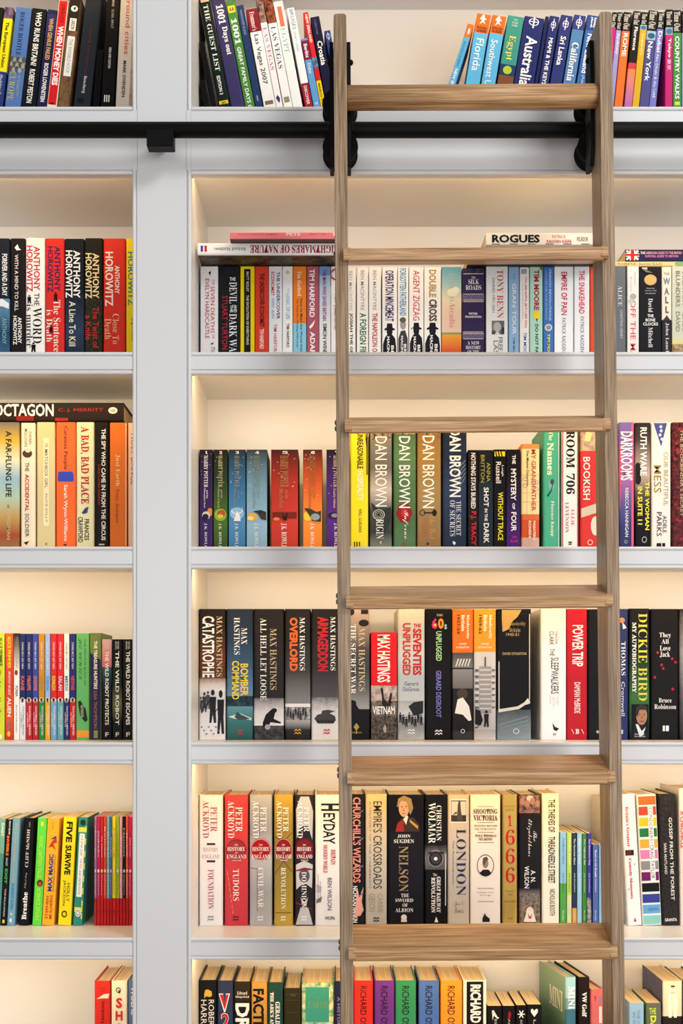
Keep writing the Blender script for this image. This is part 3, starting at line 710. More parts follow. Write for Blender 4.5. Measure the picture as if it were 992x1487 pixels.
B(1, 445.5, 463, YT, 'a85562', 'mauve paperback with bold white capitals', t('TIM HARFORD', 'faf2f2', .22, .66, 391, 461), p('f6eeee', (.2, 475), (.7, 465), (.55, 473), (.3, 478)), t('ADAPT', 'faf2f2', .28, .68, 482, 522))
B(1, 463.4, 480, YT, '6f8fbe', 'grey-blue paperback with purple capitals', t('THE MAN WHO SAVED BRITAIN', '7d2f8e', .3, .64, 392, 466, 'b'), t('SIMON WINDER', '26282c', .34, .68, 470, 524, 'b'), bands=[(400, ('g', '9db2cc', 'd9dbdc', 'e4e2dc'))])
B(1, 480.5, 500, YT, 'e6e4e4', 'white paperback with a red ring beside the ladder', ring('c02a30', .5, 399, .6, 9, .25), t('YVES', 'a4a4a8', .3, .6, 418, 440, 's'), t('JAMES BOND', 'c23a42', .2, .5, 443, 480, 's'))
LB(1, 287.4, 501, 352.2, 370.2, 'efede9', 'white book lying flat with its red title upside down', t('NIGHTMARES OF NATURE', '9d2230', .2, .85, 492, 363, 'R'), t('Richard Matthews', '4a3f44', .4, .68, 357, 311, 'r'), r('2f4c9c', .25, .75, 295, 291.5), r('f2f2f2', .25, .75, 297.5, 295), r('c8283a', .25, .75, 300.5, 297), hard=True, flip=True, dep=0.2, sides=(None, ('n', '2a2420', '6a5c44', 45)))
LB(1, 333.8, 505, 337, 347.2, 'e5828a', 'pink book lying flat on top of the white one', t('HOW TO CROCHET ANIMALS', 'b8505c', .55, .8, 345, 402, 's'), t('PETS', 'fdeeee', .45, .92, 416, 436), t('KERRY LORD', 'b8505c', .55, .8, 449, 474, 's'), t('BOOK', 'fdeeee', .45, .92, 484, 502), dep=0.19, sb=0.0505, sides=('6a5048', 'b49c96'))

# ======== second shelf, behind the ladder
YT = 388
B(1, 500.8, 516.5, YT, 'efe9e2', 'white paperback mostly hidden by the ladder upright', t('BEN MACINTYRE', 'b4aeac', .4, .7, 394, 452, 's'), t('JOSIAH THE GREAT', '2a2422', .4, .75, 455, 530, 'b'))
B(1, 518, 534.8, YT, 'eeeae6', 'white paperback with a dark green lower title', t('BEN MACINTYRE', '9c9896', .34, .66, 393, 451, 's'), t('A FOREIGN FIELD', '2f6f3c', .26, .84, 455, 525, 'b'))
B(1, 535.6, 553.4, YT, 'f0ece8', 'white paperback with a narrow red lower title', t('BEN MACINTYRE', '9c9896', .34, .62, 393, 451, 's'), t('THE NAPOLEON OF CRIME', 'b8323c', .28, .72, 455, 535, 'b'))
def spy(y, hat=True): return [e('1c1c24', .5, y + 12, .2, 6), p('1c1c24', (.5 - .36, y + 8), (.5 - .2, y + 6), (.5 - .17, y), (.5 + .17, y), (.5 + .2, y + 6), (.5 + .36, y + 8), (.5 + .34, y + 10), (.5 - .34, y + 10)), p('1c1c24', (.06, y + 30), (.2, y + 20), (.4, y + 15), (.66, y + 16), (.88, y + 22), (.94, y + 34), (.94, 534), (.06, 534))]
B(1, 555, 576.8, YT, 'eeebe8', 'white paperback with purple capitals over a peaked-cap silhouette', t('OPERATION MINCEMEAT', '3f3566', .2, .78, 393, 467, 'b'), spy(470), t('BEN', 'f0f0f0', .6, .78, 502, 525), t('MACINTYRE', 'f0f0f0', .32, .5, 489, 530))
B(1, 577.6, 593.2, YT, 'efece8', 'narrow white paperback with sky-blue capitals', t('FORGOTTEN FATHERLAND', '4f8fb4', .18, .8, 390, 459, 'b'), e('9a9794', .5, 472, .28, 7), e('5a5754', .48, 465, .3, 4), p('3f3c40', (.06, 492), (.3, 481), (.7, 480), (.94, 492), (.94, 534), (.06, 534)), t('BEN', 'f0f0f0', .6, .8, 500, 522), t('MACINTYRE', 'f0f0f0', .3, .52, 488, 530))
B(1, 594, 615.4, YT, 'f0ebe6', 'white paperback with thin red title over hatted silhouette', t('AGENT ZIGZAG', 'c23a48', .28, .72, 393, 466, 's'), spy(469), p('e8e8ec', (.2, 478), (.28, 476), (.26, 488), (.2, 490)), t('BEN', 'f0f0f0', .58, .76, 501, 522), t('MACINTYRE', 'f0f0f0', .3, .48, 489, 530))
B(1, 616, 640.6, YT, 'f1ede7', 'white paperback with a two-tone gold and brown title', t('DOUBLE', 'b89a62', .28, .72, 392, 432, 'h'), t('CROSS', '57493f', .28, .76, 435, 467, 'h'), spy(469), t('BEN', 'f0f0f0', .62, .8, 500, 522), t('MACINTYRE', 'f0f0f0', .34, .52, 487, 530))
B(1, 641.4, 670.4, YT, ('g', '5f9ab0', '9cc0bc', 'e8d9b8', 'e6c8b4', 'e3c6b0'), 'pastel paperback running from blue sky to an orange foot', t('Iain Pears', '9fb8bc', .4, .7, 398, 438, 'r'), t('Arcadia', 'd88a7c', .4, .68, 440, 476, 'r'), e('f2e4c6', .55, 425, .28, 6), e('f6ead0', .7, 422, .2, 5), bands=[(483, '8f9a5c'), (486, ('g', 'e8a43c', 'd9542e', 'b83a2a'))])
B(1, 671.2, 703.6, YT + 2, ('n', '2a2438', '4a4260', 90), 'dark violet paperback with white lettering in ruled panels', r('e8e0d4', .05, .95, 397.5, 398.4), t('THE', 'eeeaf0', .42, .6, 402, 404.8, 'r', 'h'), t('SILK', 'f4f0f4', .28, .76, 406, 413, 'r', 'h'), t('ROADS', 'f4f0f4', .16, .86, 414.5, 421.5, 'r', 'h'), [r('d8ccc0', .05, .95, y, y + .9) for y in (427, 435.5, 438, 482, 484.5, 492)], t('PETER', 'e6e0ea', .3, .7, 454.5, 457.4, 'b', 'h'), t('FRANKOPAN', 'e6e0ea', .14, .86, 459, 462, 'b', 'h'), t('A NEW', 'f4f0f4', .24, .78, 496, 501, 'r', 'h'), t('HISTORY', 'f4f0f4', .16, .84, 502.5, 507.5, 'r', 'h'), t('OF THE', 'f4f0f4', .24, .76, 509, 514, 'r', 'h'), bands=[(397.5, '352b52'), (427, ('n', '352b52', '8a80a4', 500)), (438, '352b52'), (482, ('n', '352b52', '8a80a4', 500)), (492, '352b52')])
B(1, 706, 737.6, YT - .8, 'e8ecf0', 'white paperback with a small grey portrait photo', t('TONY BENN', 'c23a3c', .5, .8, 392, 462, 'r'), t('DIARIES 1991-2001', '7a7f86', .28, .4, 404, 454, 's'), r(('n', '2a2a2c', '8f8f90', 60), .26, .84, 466, 486), e('b4b4b4', .52, 475, .18, 7), p('d8d8d8', (.4, 486), (.5, 481), (.66, 486)), t('FREE AT', '6a6f76', .56, .76, 490, 525, 's'), t('LAST!', '6a6f76', .34, .54, 495, 525, 's'))
B(1, 738.8, 753.8, YT, '8db4da', 'pale blue paperback with spaced white capitals', t('THE', '5f86b4', .4, .6, 397, 406, 's'), t('GRAN TOUR', 'eef4fa', .34, .72, 412, 486, 's'), t('TIM MOORE', '3f5c86', .42, .6, 490, 525, 's'))
B(1, 754.8, 768.6, YT + .5, 'ebe7e4', 'cream paperback with small red and blue lettering', t('YOU ARE AWFUL (BUT I LIKE YOU)', 'c0383c', .48, .78, 402, 476, 'b'), t('Travels through Unloved Britain', '8fa2ba', .24, .4, 412, 464, 's'), t('TIM MOORE', '4f7fb0', .4, .74, 483, 522, 'b'), r('9aa4b0', .15, .75, 391, 398))
B(1, 769.4, 788.2, YT, 'a9d3c0', 'mint green paperback with a yellow knob in the middle', t('TIM MOORE', 'b02c3c', .32, .74, 392, 451, 'h'), e('e8cf28', .54, 458, .28, 6), p('3a342a', (.48, 463), (.62, 463), (.56, 469)), t('DO NOT PASS GO', '26302c', .42, .66, 471, 534, 'b'), p('26302c', (.75, 388.5), (.95, 388.5), (.95, 394)))
B(1, 789, 804.2, YT, '3f6cae', 'cobalt blue paperback with a round medal', t('FRENCH REVOLUTIONS', 'c8d8ec', .56, .76, 392, 466, 's'), t('CYCLING THE TOUR DE FRANCE', '9fbade', .22, .36, 394, 464, 's'), e('d8d2b4', .5, 476, .36, 5.2), e('7f8fae', .5, 476, .24, 3.4), t('TIM MOORE', 'd6d84e', .38, .66, 485, 526, 'b'))
B(1, 805, 832.8, YT - .4, 'e9ebf3', 'broad white paperback with a tall red title', t('EMPIRE OF PAIN', 'c22f48', .36, .68, 395, 458, 'b'), t('PATRICK RADDEN KEEFE', '6a6f84', .4, .6, 462, 530, 's'))
B(1, 834, 856.2, YT - .8, 'e8eaf1', 'white paperback with a pinkish red title', t('THE SNAKEHEAD', 'cc4258', .3, .68, 393, 456, 'b'), t('PATRICK RADDEN KEEFE', '6a6f84', .4, .64, 460, 530, 's'))
B(1, 857, 872, YT - 1, 'd8542c', 'orange-red book glimpsed beside the ladder upright')
LB(1, 680, 868, 365.7, 379.8, '3a3626', 'dark book lying flat beneath the cream one, mostly hidden', r('b8a44c', .3, .6, 700, 760), hard=False, dep=0.17, sb=0.10)
LB(1, 705.7, 867, 338.2, 355.8, 'f1e6d8', 'cream book lying flat with a bold black title', t('ROGUES', '222022', .18, .86, 714.5, 784, 'h'), t('PATRICK', 'c05a50', .56, .82, 802, 822, 's'), t('RADDEN KEEFE', 'b84a44', .16, .42, 794, 830, 'b'), t('PICADOR', '5a5552', .3, .66, 838, 854, 's'), [r('6a5a34', .035, .1, 714 + 26 * k, 726 + 26 * k) for k in range(6)], dep=0.16, sb=0.062)

# ======== second shelf, right of the ladder
YT = 386.8
B(1, 893, 908.8, YT, '6a7078', 'grey paperback with pale serif capitals', t('ALICE', 'd8dadc', .28, .68, 415, 445, 'r'), t('CHRISTINA HENRY', 'c4c8cc', .48, .72, 450, 492, 's'))
B(1, 911, 928, YT, 'ece4e2', 'white paperback with a slanting red title', t('OFF THE MAP', 'cf5a62', .26, .72, 436, 528, 's'), t('Alastair', 'b0b4c4', .6, .78, 394, 414, 'r'), t('Bonnett', 'b0b4c4', .24, .4, 402, 424, 'r'), e('a8b0ae', .5, 431, .28, 4.5), e('c6ccca', .3, 438, .22, 4))
B(1, 928.4, 960.6, YT + 1, '191a20', 'broad black paperback with a golden disc', ring('b08a5a', .5, 407, .29, 8, .1), e('d8b070', .5, 407, .27, 7.4), t('Historical', 'aaaab0', .32, .68, 418, 420.4, 's', 'h'), t('adventure, bold', 'aaaab0', .24, .76, 421.6, 424, 's', 'h'), t('and exuberant', 'aaaab0', .26, .74, 425.2, 427.6, 's', 'h'), t('David', 'eae8ea', .4, .6, 434, 454, 'r'), t('THE', 'f2f0f0', .36, .64, 457, 461.4, 'b', 'h'), t('BONE', 'f2f0f0', .28, .72, 463, 467.6, 'b', 'h'), t('CLOCKS', 'f2f0f0', .16, .84, 469, 473.4, 'b', 'h'), t('Mitchell', 'eae8ea', .4, .6, 476, 505, 'r'), p('8f7a60', (.1, 391), (.4, 394), (.6, 397), (.3, 396)), p('cfc6b8', (.1, 389.5), (.35, 389), (.35, 392.5), (.12, 391)))
B(1, 961.2, 975.4, YT + 1, 'eadfcc', 'cream paperback with widely stacked grey capitals', t('THE', '8a8a92', .18, .8, 396, 400, 'b', 'h'), t('W', '6f7f9c', .14, .86, 404, 414, 'h', 'h'), t('A', '7a7590', .24, .76, 418, 428.5, 'h', 'h'), t('L', '625a6c', .34, .7, 431, 441, 'h', 'h'), t('L', '5a4c54', .36, .72, 445, 455, 'h', 'h'), p('3a3a44', (.04, 466), (.3, 462), (.5, 458), (.7, 462), (.96, 466)), t('John Lanchester', 'e8e2d6', .36, .72, 469, 533, 'r'), bands=[(465, '28282e')])
B(1, 976, 1006, YT, 'c9cdbc', 'pale green paperback cut off at the picture edge', t('MILITARY', '5f6a5c', .5, .68, 395, 446, 's'), t('BLUNDERS', '5f6a5c', .18, .38, 394, 446, 's'), t('SAUL', '6f7a64', .5, .68, 456, 482, 's'), t('DAVID', '6f7a64', .18, .38, 453, 482, 's'), bands=[(488, ('g', 'c9cdbc', 'd8cf7c')), (500, ('n', '6a4434', 'c8b48a', 150))])
LB(1, 888, 1012, 379.4, 386.4, 'e6cf98', 'cream book lying flat with green lettering', t('SUNSHINE', '5c7a58', .2, .7, 884, 924, 'r'), t('Kenna Klein', '6c8a68', .2, .75, 928, 962, 'r'), e('7fae7c', .5, 988, .5, 8), dep=0.15, sb=0.135)
LB(1, 908.2, 1014, 362, 379, '262450', 'navy book lying flat with a Union Jack spine', p('f2f0f0', (.035, 910.5), (.2, 909), (.965, 926), (.8, 928)), p('f2f0f0', (.965, 910.5), (.8, 909), (.035, 926), (.2, 928)), r('f2f0f0', .36, .66, 908.6, 928.5), r('f2f0f0', .035, .965, 914.5, 922.5), r('c22a34', .42, .6, 908.6, 928.5), r('c22a34', .035, .965, 916, 921), t('THE', 'e8e6f0', .58, .8, 930, 937), t('AMERICAN GUIDE TO THE BRITISH', 'e0a0b0', .58, .8, 938, 990, 'b'), t('SURVIVAL GUIDE TO BRITAIN', 'd08ab4', .3, .5, 937, 985, 'b'), hard=False, dep=0.15, sb=0.1335)

# ======== third shelf, left bay
YT = 613.4
B(2, -5, 28, YT, ('g', '6f6a66', 'c8a83a', 'd8d8b8', '8fb4c8', 'a8c4ae', 'b89a5a', '9a4a30', '8a7a4c'), 'thick hardback with a rainbow watercolour spine', t('A FAR-FLUNG LIFE', '26241f', .4, .66, 626, 722), t('M. STEDMAN', 'c8b08a', .46, .6, 733, 784, 's'), hard=True)
B(2, 30, 51.2, YT + 1, 'e9ddc4', 'ivory hardback with a small dark round emblem', t('OWAIN', '6a5a4c', .56, .76, 627, 645, 's'), t('MULLIGAN', '6a5a4c', .26, .46, 623, 649, 's'), e('4a3a30', .46, 659, .34, 6), e('e0d0b4', .5, 654.5, .2, 3), t('THE', '3a3230', .3, .58, 672, 685, 's'), t('ACCIDENTAL', 'b02a2c', .3, .58, 689, 743, 'b'), t('SOLDIER', '3a3230', .3, .58, 746, 780, 's'), p('222', (.2, 788), (.6, 786), (.4, 792)), hard=True)
B(2, 53, 79.8, YT, ('n', 'd8cc9c', 'cfc08c', 900), 'pale straw hardback with a plain panel and spaced title', r('e9dfba', .38, .68, 636, 764), t('THE', '4f4434', .46, .62, 644, 650, 'r'), t('MATCHBOX GIRL', '4f4434', .44, .62, 653, 709, 's'), t('ALICE JOLLY', '6a5c44', .46, .6, 716, 759, 's'), p('8a7c5c', (.45, 790), (.6, 788), (.55, 793)), hard=True)
B(2, 81, 110, YT, 'ee6a34', 'bright orange hardback with a blue rounded square', t('Careless People', '231f26', .36, .6, 619, 682, 's'), p('3a4ab4', (.12, 686), (.2, 685), (.8, 685), (.88, 687), (.92, 697), (.86, 699.5), (.14, 699.5), (.09, 697)), t('Sarah Wynn-Williams', 'fdf0e6', .36, .6, 704, 786, 's'), p('222', (.35, 791), (.55, 790), (.5, 793)), hard=True)
B(2, 110.6, 136.8, YT, 'e3dfb4', 'pale green-cream hardback with a red serif title', t('A BAD, BAD PLACE', 'b23428', .2, .72, 620, 732, 'R'), p('2f4a7c', (.3, 745), (.5, 738), (.7, 736), (.62, 745), (.4, 747)), t('FRANCES', '3a3a34', .46, .72, 754, 785, 'b'), t('CRAWFORD', '3a3a34', .1, .38, 751, 788, 'b'), hard=True)
B(2, 137.4, 158, YT, '1c1a18', 'black hardback with one long line of white capitals', t('THE SPY WHO CAME IN FROM THE CIRCUS', 'f0ede6', .48, .78, 623, 785, 'b'), t('CHRISTOPHER ANDREW', 'a83c30', .24, .4, 674, 734, 's'), r('cfcac0', .3, .7, 790, 792), hard=True)
B(2, 159, 184.6, YT + .6, 'e0762e', 'orange hardback with cream and brown serif lettering', t('Just Earth', 'f2cf9c', .34, .6, 660, 706, 'r'), t('Tony Juniper', '8a3c18', .32, .54, 710, 760, 'r'), r('f2d8b8', .92, .965, 615, 793), hard=True)
B(2, 185.6, 208, YT + 1, 'ecc4aa', 'pale pink hardback half hidden by the pillar', t('HOLY DANCE', '8a5a4c', .2, .5, 630, 704, 's'), hard=True)
LB(2, -60, 179.6, 584.2, 612.6, '231a16', 'black hardback lying flat with a big white title', t('OCTAGON', 'f8f2e8', .28, .92, -9, 78, 'b'), t('C. J. MERRITT', '93302a', .48, .7, 85, 150, 's'), e('f2ece2', .58, 164, .17, 6.6), t('FABER', '4a3a30', .5, .66, 160, 168, 's'), r('7a1f16', .04, .3, 24, 49), r('8f2a1c', .035, .2, 80, 99), hard=True, dep=0.16, sb=SB)

# ======== third shelf, between the pillar and the ladder: numbered fantasy set
YT = 653.2
def wizard(x0, x1, cols, sub, n, pic, look, ink='cfd2c4'):
    mid = (x0 + x1) / 2
    st = [e('f0eee0', random.uniform(.1, .9), random.uniform(657, 720), .022, .5, 6) for _ in range(12)]
    B(2, x0, x1, YT, ('g',) + cols, look, st, t(n, 'f6f2ea', .42, .62, 655.5, 659.5, 'R', 'h'), t('HARRY POTTER', ink, .34, .64, 662, 708, 'r'), t('and the', ink, .52, .66, 712, 724, 's'), t(sub, ink, .3, .46, 710, 738, 's'), pic, t('J.K. ROWLING', 'e6e4e2', .36, .58, 760, 804, 'r'), sides=(None, ('n', '140e10', '5a2a18', 30)))
wizard(289.7, 309, ('1a161e', '33214f', '3f2a66', '3a2660'), "Philosopher's Stone", '1', [e('d98a3a', .8, 744, .2, 6), e('cfcfc8', .5, 749, .3, 6), e('2a2438', .46, 751, .24, 4.6)], 'dark purple paperback, number one of the series', 'ece8f0')
wizard(310, 330.6, ('1c1a14', '2a3f20', '47702c', '3a4a24'), 'Chamber of Secrets', '2', [e('8fae34', .5, 748, .44, 9), e('b0542c', .56, 746, .28, 5), e('d8c24a', .5, 750, .2, 3)], 'dark green paperback, number two of the series', 'b8b48a')
wizard(332, 356.6, ('1f2a38', '356c9c', '4f8fc0', '3a75a8'), 'Prisoner of Azkaban', '3', [e('8fc0e0', .5, 746, .42, 9), p('f2f6fa', (.3, 757), (.42, 748), (.5, 742), (.66, 749), (.72, 757)), p('e6eef6', (.2, 738), (.24, 744), (.46, 746), (.44, 748), (.16, 744)), p('e6eef6', (.8, 736), (.78, 743), (.56, 746), (.58, 748), (.84, 743))], 'mid blue paperback, number three of the series', '8a8c78')
wizard(358, 388, ('2a3440', '6f9cb8', '93bcd6', '86b0cc'), 'Goblet of Fire', '4', [e('e0b04a', .28, 751, .26, 6), e('f2dc9c', .2, 753, .16, 3), p('2f302c', (.3, 743), (.7, 741), (.96, 744), (.96, 756), (.7, 754), (.55, 746)), e('3c3a32', .8, 750, .14, 5)], 'pale sky-blue paperback, number four of the series', '7f8878')
wizard(393.6, 433, ('3a1614', 'a83226', 'c63c2c', 'b83628'), 'Order of the Phoenix', '5', [r('6f241c', .05, .95, 744, 753), p('2a1412', (.4, 744), (.5, 751), (.62, 743), (.58, 756), (.45, 756)), e('e07a4a', .2, 754, .12, 2.5)], 'thick red paperback, number five of the series', 'a87a4c')
wizard(440, 468, ('3a1a14', 'd0562a', 'ee8a34', 'e8822e'), 'Half-Blood Prince', '6', [e('f2c03a', .25, 750, .24, 7), p('3a342c', (.06, 738), (.4, 739), (.7, 744), (.94, 742), (.94, 758), (.5, 757), (.3, 748)), e('8f9a94', .64, 751, .24, 5)], 'orange paperback, number six of the series', '8f6a2c')
wizard(474, 504, ('1e1626', '4a2470', '582a84', '43206a'), 'Deathly Hallows', '7', [e('2a2434', .4, 749, .34, 5), e('8a86a0', .4, 749, .16, 3)], 'violet paperback tucked against the ladder upright', 'c8b48a')

# ======== third shelf, behind the ladder
B(2, 508.8, 535, 617, 'f0dc28', 'yellow hardback with black and white capitals', t('UNREASONABLE', '2a2a20', .38, .72, 628, 681, 'b'), t('HOSPITALITY', 'fbf6d8', .38, .72, 684, 727, 'b'), t('WILL GUIDARA', '5a5424', .46, .64, 739, 774, 's'), [r('26261e', .9, .965, 630 + k, 690 + k) for k in (0,)], p('26261e', (.8, 626), (.965, 645), (.965, 655), (.9, 650)), [r('26261e', .2 + .14 * k, .26 + .14 * k, 787, 804) for k in range(3)], hard=True)
B(2, 537, 569.4, 618, ('g', '8a7a60', '7f7a70', '6f6a60', 'c8b8ac', '4a4a46', '3a3c3a', '8a9a90'), 'grey-brown hardback with a spiral before its lower title', r(('n', '3a342a', 'b8a07c', 120), .05, .95, 620, 640), t('DAN BROWN', 'f4f0ea', .24, .78, 634, 736, 's'), e('3a4442', .6, 746, .36, 10), p('2c3432', (.05, 730), (.5, 742), (.95, 736), (.95, 756), (.6, 780), (.3, 760)), [ring('d4d4cc', .4, 748, q, q * 28, .12) for q in (.1, .18, .27)], t('RIGIN', 'eceae4', .28, .62, 755, 783, 'r'), p('e8e6e0', (.45, 788), (.52, 786), (.5, 791)), hard=True)
B(2, 571.4, 604.4, 618, ('gs', '46603f', '5f8458', '527549', '4a6844', '55805c'), 'green hardback with a dark red blossom', r(('n', '2a3a24', 'd8c890', 140), .05, .95, 620, 631), [e('8f1f28', .48 + .2 * math.cos(k), 745 + 8 * math.sin(k), .16, 7) for k in range(6)], e('b83038', .5, 745, .16, 6), t('DAN BROWN', 'f2f2ea', .24, .74, 634, 738, 's'), t('Inferno', 'f2ecd8', .4, .66, 742, 783, 'k'), e('a8302c', .44, 790, .06, 2), hard=True)
B(2, 605.8, 640.8, 618, ('gs', '7a5a38', 'a3803f', 'a08450', '977b52', '8f6f4a'), 'tawny gold hardback with a small black key', r(('n', '5a3f24', 'c8a468', 140), .2, .8, 620, 632), t('DAN BROWN', 'f4efe4', .22, .72, 633, 738, 's'), r('26211c', .28, .72, 744, 746), e('26211c', .72, 745, .1, 5), ring('26211c', .22, 745, .12, 4.4), t('the Lost', 'c8965c', .52, .78, 750, 784, 'k'), t('SYMBOL', 'b06a3c', .2, .44, 752, 783, 'r'), e('3a2a1e', .44, 790, .05, 2), hard=True)
B(2, 642.8, 678, 618, ('gs', '1a2030', '24304a', '2f3f62', '26344f', '222e44'), 'navy blue hardback with large white author capitals', [p('8fa0a8', (.5 + .05 * k, 686 + 5 * k), (.95, 668 + 6 * k), (.95, 669.2 + 6 * k), (.5 + .05 * k, 687.4 + 5 * k)) for k in range(5)], t('DAN BROWN', 'f8f8f8', .28, .76, 622, 722, 'b'), t('THE SECRET', 'd4dae6', .56, .76, 728, 778, 'r'), t('OF SECRETS', 'd4dae6', .3, .52, 727, 779, 'r'), p('eef0f4', (.42, 786), (.55, 788), (.5, 792), (.42, 790)), hard=True)
B(2, 679.6, 694.4, 653.8, '141315', 'black paperback with white title and red author capitals', t('NOTHING STAYS BURIED', 'f2f0f0', .3, .76, 658, 739, 'b'), t('P.J. TRACY', 'c62c3c', .2, .82, 743, 792, 'b'), bands=[(660, ('n', '121113', '2c2226', 150))])
B(2, 694.8, 716.2, 653.8, '1b1e24', 'charcoal paperback with olive yellow author name', t('ANNA', '9fa24a', .56, .82, 672, 700, 's'), t('BRITTON', '9fa24a', .16, .42, 661, 701, 's'), t('SHOT', 'eef0f2', .36, .7, 708, 736, 'b'), t('IN THE', 'eef0f2', .42, .62, 739, 757, 'b'), t('DARK', 'eef0f2', .36, .72, 760, 789, 'b'), bands=[(700, '23303c')])
B(2, 717, 734.8, 653, '141416', 'black paperback with a yellow hazard mark on top', r('e6cf1e', .06, .94, 656, 663), [p('141416', (.1 + .22 * k, 656), (.2 + .22 * k, 656), (.3 + .22 * k, 663), (.2 + .22 * k, 663)) for k in range(3)], t('Leigh', 'e8e8e8', .62, .82, 676, 692, 's'), t('Russell', 'f0f0f0', .18, .6, 671, 702, 's'), t('WITHOUT TRACE', 'ead83a', .34, .78, 715, 785, 'b'))
B(2, 735.4, 755.8, 653, ('g', '141218', '17151f', '2a1c4a', '40206c', '4a2478'), 'black paperback fading to violet at the foot', t('THE', 'f0eef2', .42, .66, 661, 674, 'b'), t('MYSTERY', 'f0eef2', .32, .7, 681, 727, 'b'), t('OF', 'f0eef2', .42, .62, 731, 740, 'b'), t('FOUR', 'f0eef2', .34, .72, 744, 772, 'b'), t('SAM', 'b8309c', .42, .74, 778, 782, 'b', 'h'), t('BLAKE', 'b8309c', .3, .84, 784, 788, 'b', 'h'))
B(2, 757, 783.8, 645, 'e0884a', 'peach hardback with a grid and a vertical red title', [r('d8a468', .05, .95, y, y + .7) for y in (690, 703, 716, 729)], [r('d8a468', u, u + .02, 653, 747) for u in (.3, .62)], t('MY GRANDFATHER', 'b83c34', .54, .8, 653, 742, 's'), t('The Master Detective', '4a4038', .28, .42, 654, 706, 's'), [ring('8f86a4', .2 + .6 * (k % 2), 696 + 5 * k, .12, 3) for k in range(4)], t('MASATERU', 'f6e2cc', .62, .76, 757, 785, 'b'), t('KONISHI', 'f6e2cc', .38, .52, 757, 782, 'b'), bands=[(652, 'ecd6a0'), (747, 'd06a3c'), (755, 'c9542f'), (781, 'c8a49c')], hard=True)
B(2, 789, 813, 618, '48a384', 'sea-green hardback with cream serif title', t('The', 'ece6c4', .34, .58, 627, 640, 'r'), t('Names', 'ece6c4', .24, .62, 643, 690, 'R'), e('7aa8a0', .5, 704, .18, 8), e('3a4c46', .54, 700, .12, 4), p('1f5240', (.2, 720), (.45, 712), (.6, 700), (.62, 703), (.5, 714), (.3, 722)), t('Florence Knapp', 'ece8d4', .42, .66, 728, 779, 'r'), r('f0f4ee', .93, .965, 620, 803), hard=True)
B(2, 815.8, 840.4, 617, 'efe6e2', 'white hardback with black stencil capitals and red edges', r('b8222c', .035, .08, 618, 803), r('b8222c', .92, .965, 618, 803), t('ROOM', '1c1a1c', .26, .78, 626, 680, 'R'), t('706', '1c1a1c', .26, .78, 688, 718, 'R'), t('ELLIE', 'b83a44', .56, .74, 740, 764, 'r'), t('LEVENSON', 'b83a44', .2, .42, 730, 774, 'r'), t('B', '1c1a1c', .4, .6, 786, 792, 'R'), hard=True)
B(2, 843, 871, 617, ('n', 'c8b090', '8a7c74', 60), 'red hardback with a cream leaf pattern and white title', p('e8cf92', (.3, 626), (.6, 630), (.5, 642), (.2, 640)), p('c8c0a8', (.035, 739), (.965, 730), (.965, 744), (.035, 752)), t('BOOKISH', 'fbeee6', .14, .5, 664, 726, 's'), e('d8d2c0', .78, 764, .24, 14), ring('f0d8d0', .5, 788, .14, 4), bands=[(655, 'cf3836')], hard=True)

# ======== third shelf, right of the ladder
YT = 613.6
B(2, 899, 921.2, YT, ('g', '6f62b0', '7a5aa8', 'a86aa8', '5c5a96', '33386c', '2f3468'), 'violet and pink hardback with crowded white capitals', r('d8608a', .82, .965, 615, 803), p('d8506c', (.035, 640), (.18, 660), (.1, 720), (.035, 745)), t('DARKROOMS', 'f4f0f4', .1, .9, 627, 698, 'b'), t('REBECCA HANNIGAN', 'e8e6f0', .4, .62, 709, 780, 's'), ring('c8c4e0', .45, 787, .1, 2.4), hard=True)
B(2, 921.8, 945, YT + .6, ('g', '262024', '3c3638', '8a7c78', 'b8a494', '5c5450', '1c1a1c', '161416'), 'dark hardback with white name over a yellow title', [e('1e1a1c', .2, 680 + 8 * k, .2, 8) for k in range(3)], t('RUTH WARE', 'faf8f6', .34, .76, 621, 691, 'b'), t('THE WOMAN', 'ece44a', .66, .92, 700, 770, 'b'), t('IN SUITE 11', 'ece44a', .18, .48, 707, 762, 'b'), ring('b8b4b0', .6, 784, .16, 4.5), bands=[(765, '151316')], hard=True)
B(2, 946, 974.6, YT, 'e9e2dc', 'white hardback with a blue triangle at the top', p('3f4c94', (.1, 614.6), (.8, 614.6), (.5, 649)), [e('e8eaf4', .48 + .14 * math.sin(3 * k), 620 + 6 * k, .07, 2.2) for k in range(4)], t('OUR BEAUTIFUL', 'a89a72', .62, .86, 657, 735, 's'), t('MESS', '9a8440', .12, .5, 676, 716, 's'), t('ADELE', '34343c', .58, .78, 749, 774, 's'), t('PARKS', '34343c', .26, .52, 744, 779, 's'), r('1e1c20', .26, .5, 789, 794), r('1e1c20', .55, .7, 789, 794), hard=True)
B(2, 976, 1006, YT, ('n', '17141a', '6f2a30', 130), 'black hardback with a pattern of red leaves', t("THE BOOKBINDER'S SECRET", 'b8aa8c', .4, .54, 624, 750, 's'), [e('8f2a30', random.uniform(.1, .9), random.uniform(618, 792), .09, 2.2, 8) for _ in range(26)], hard=True)

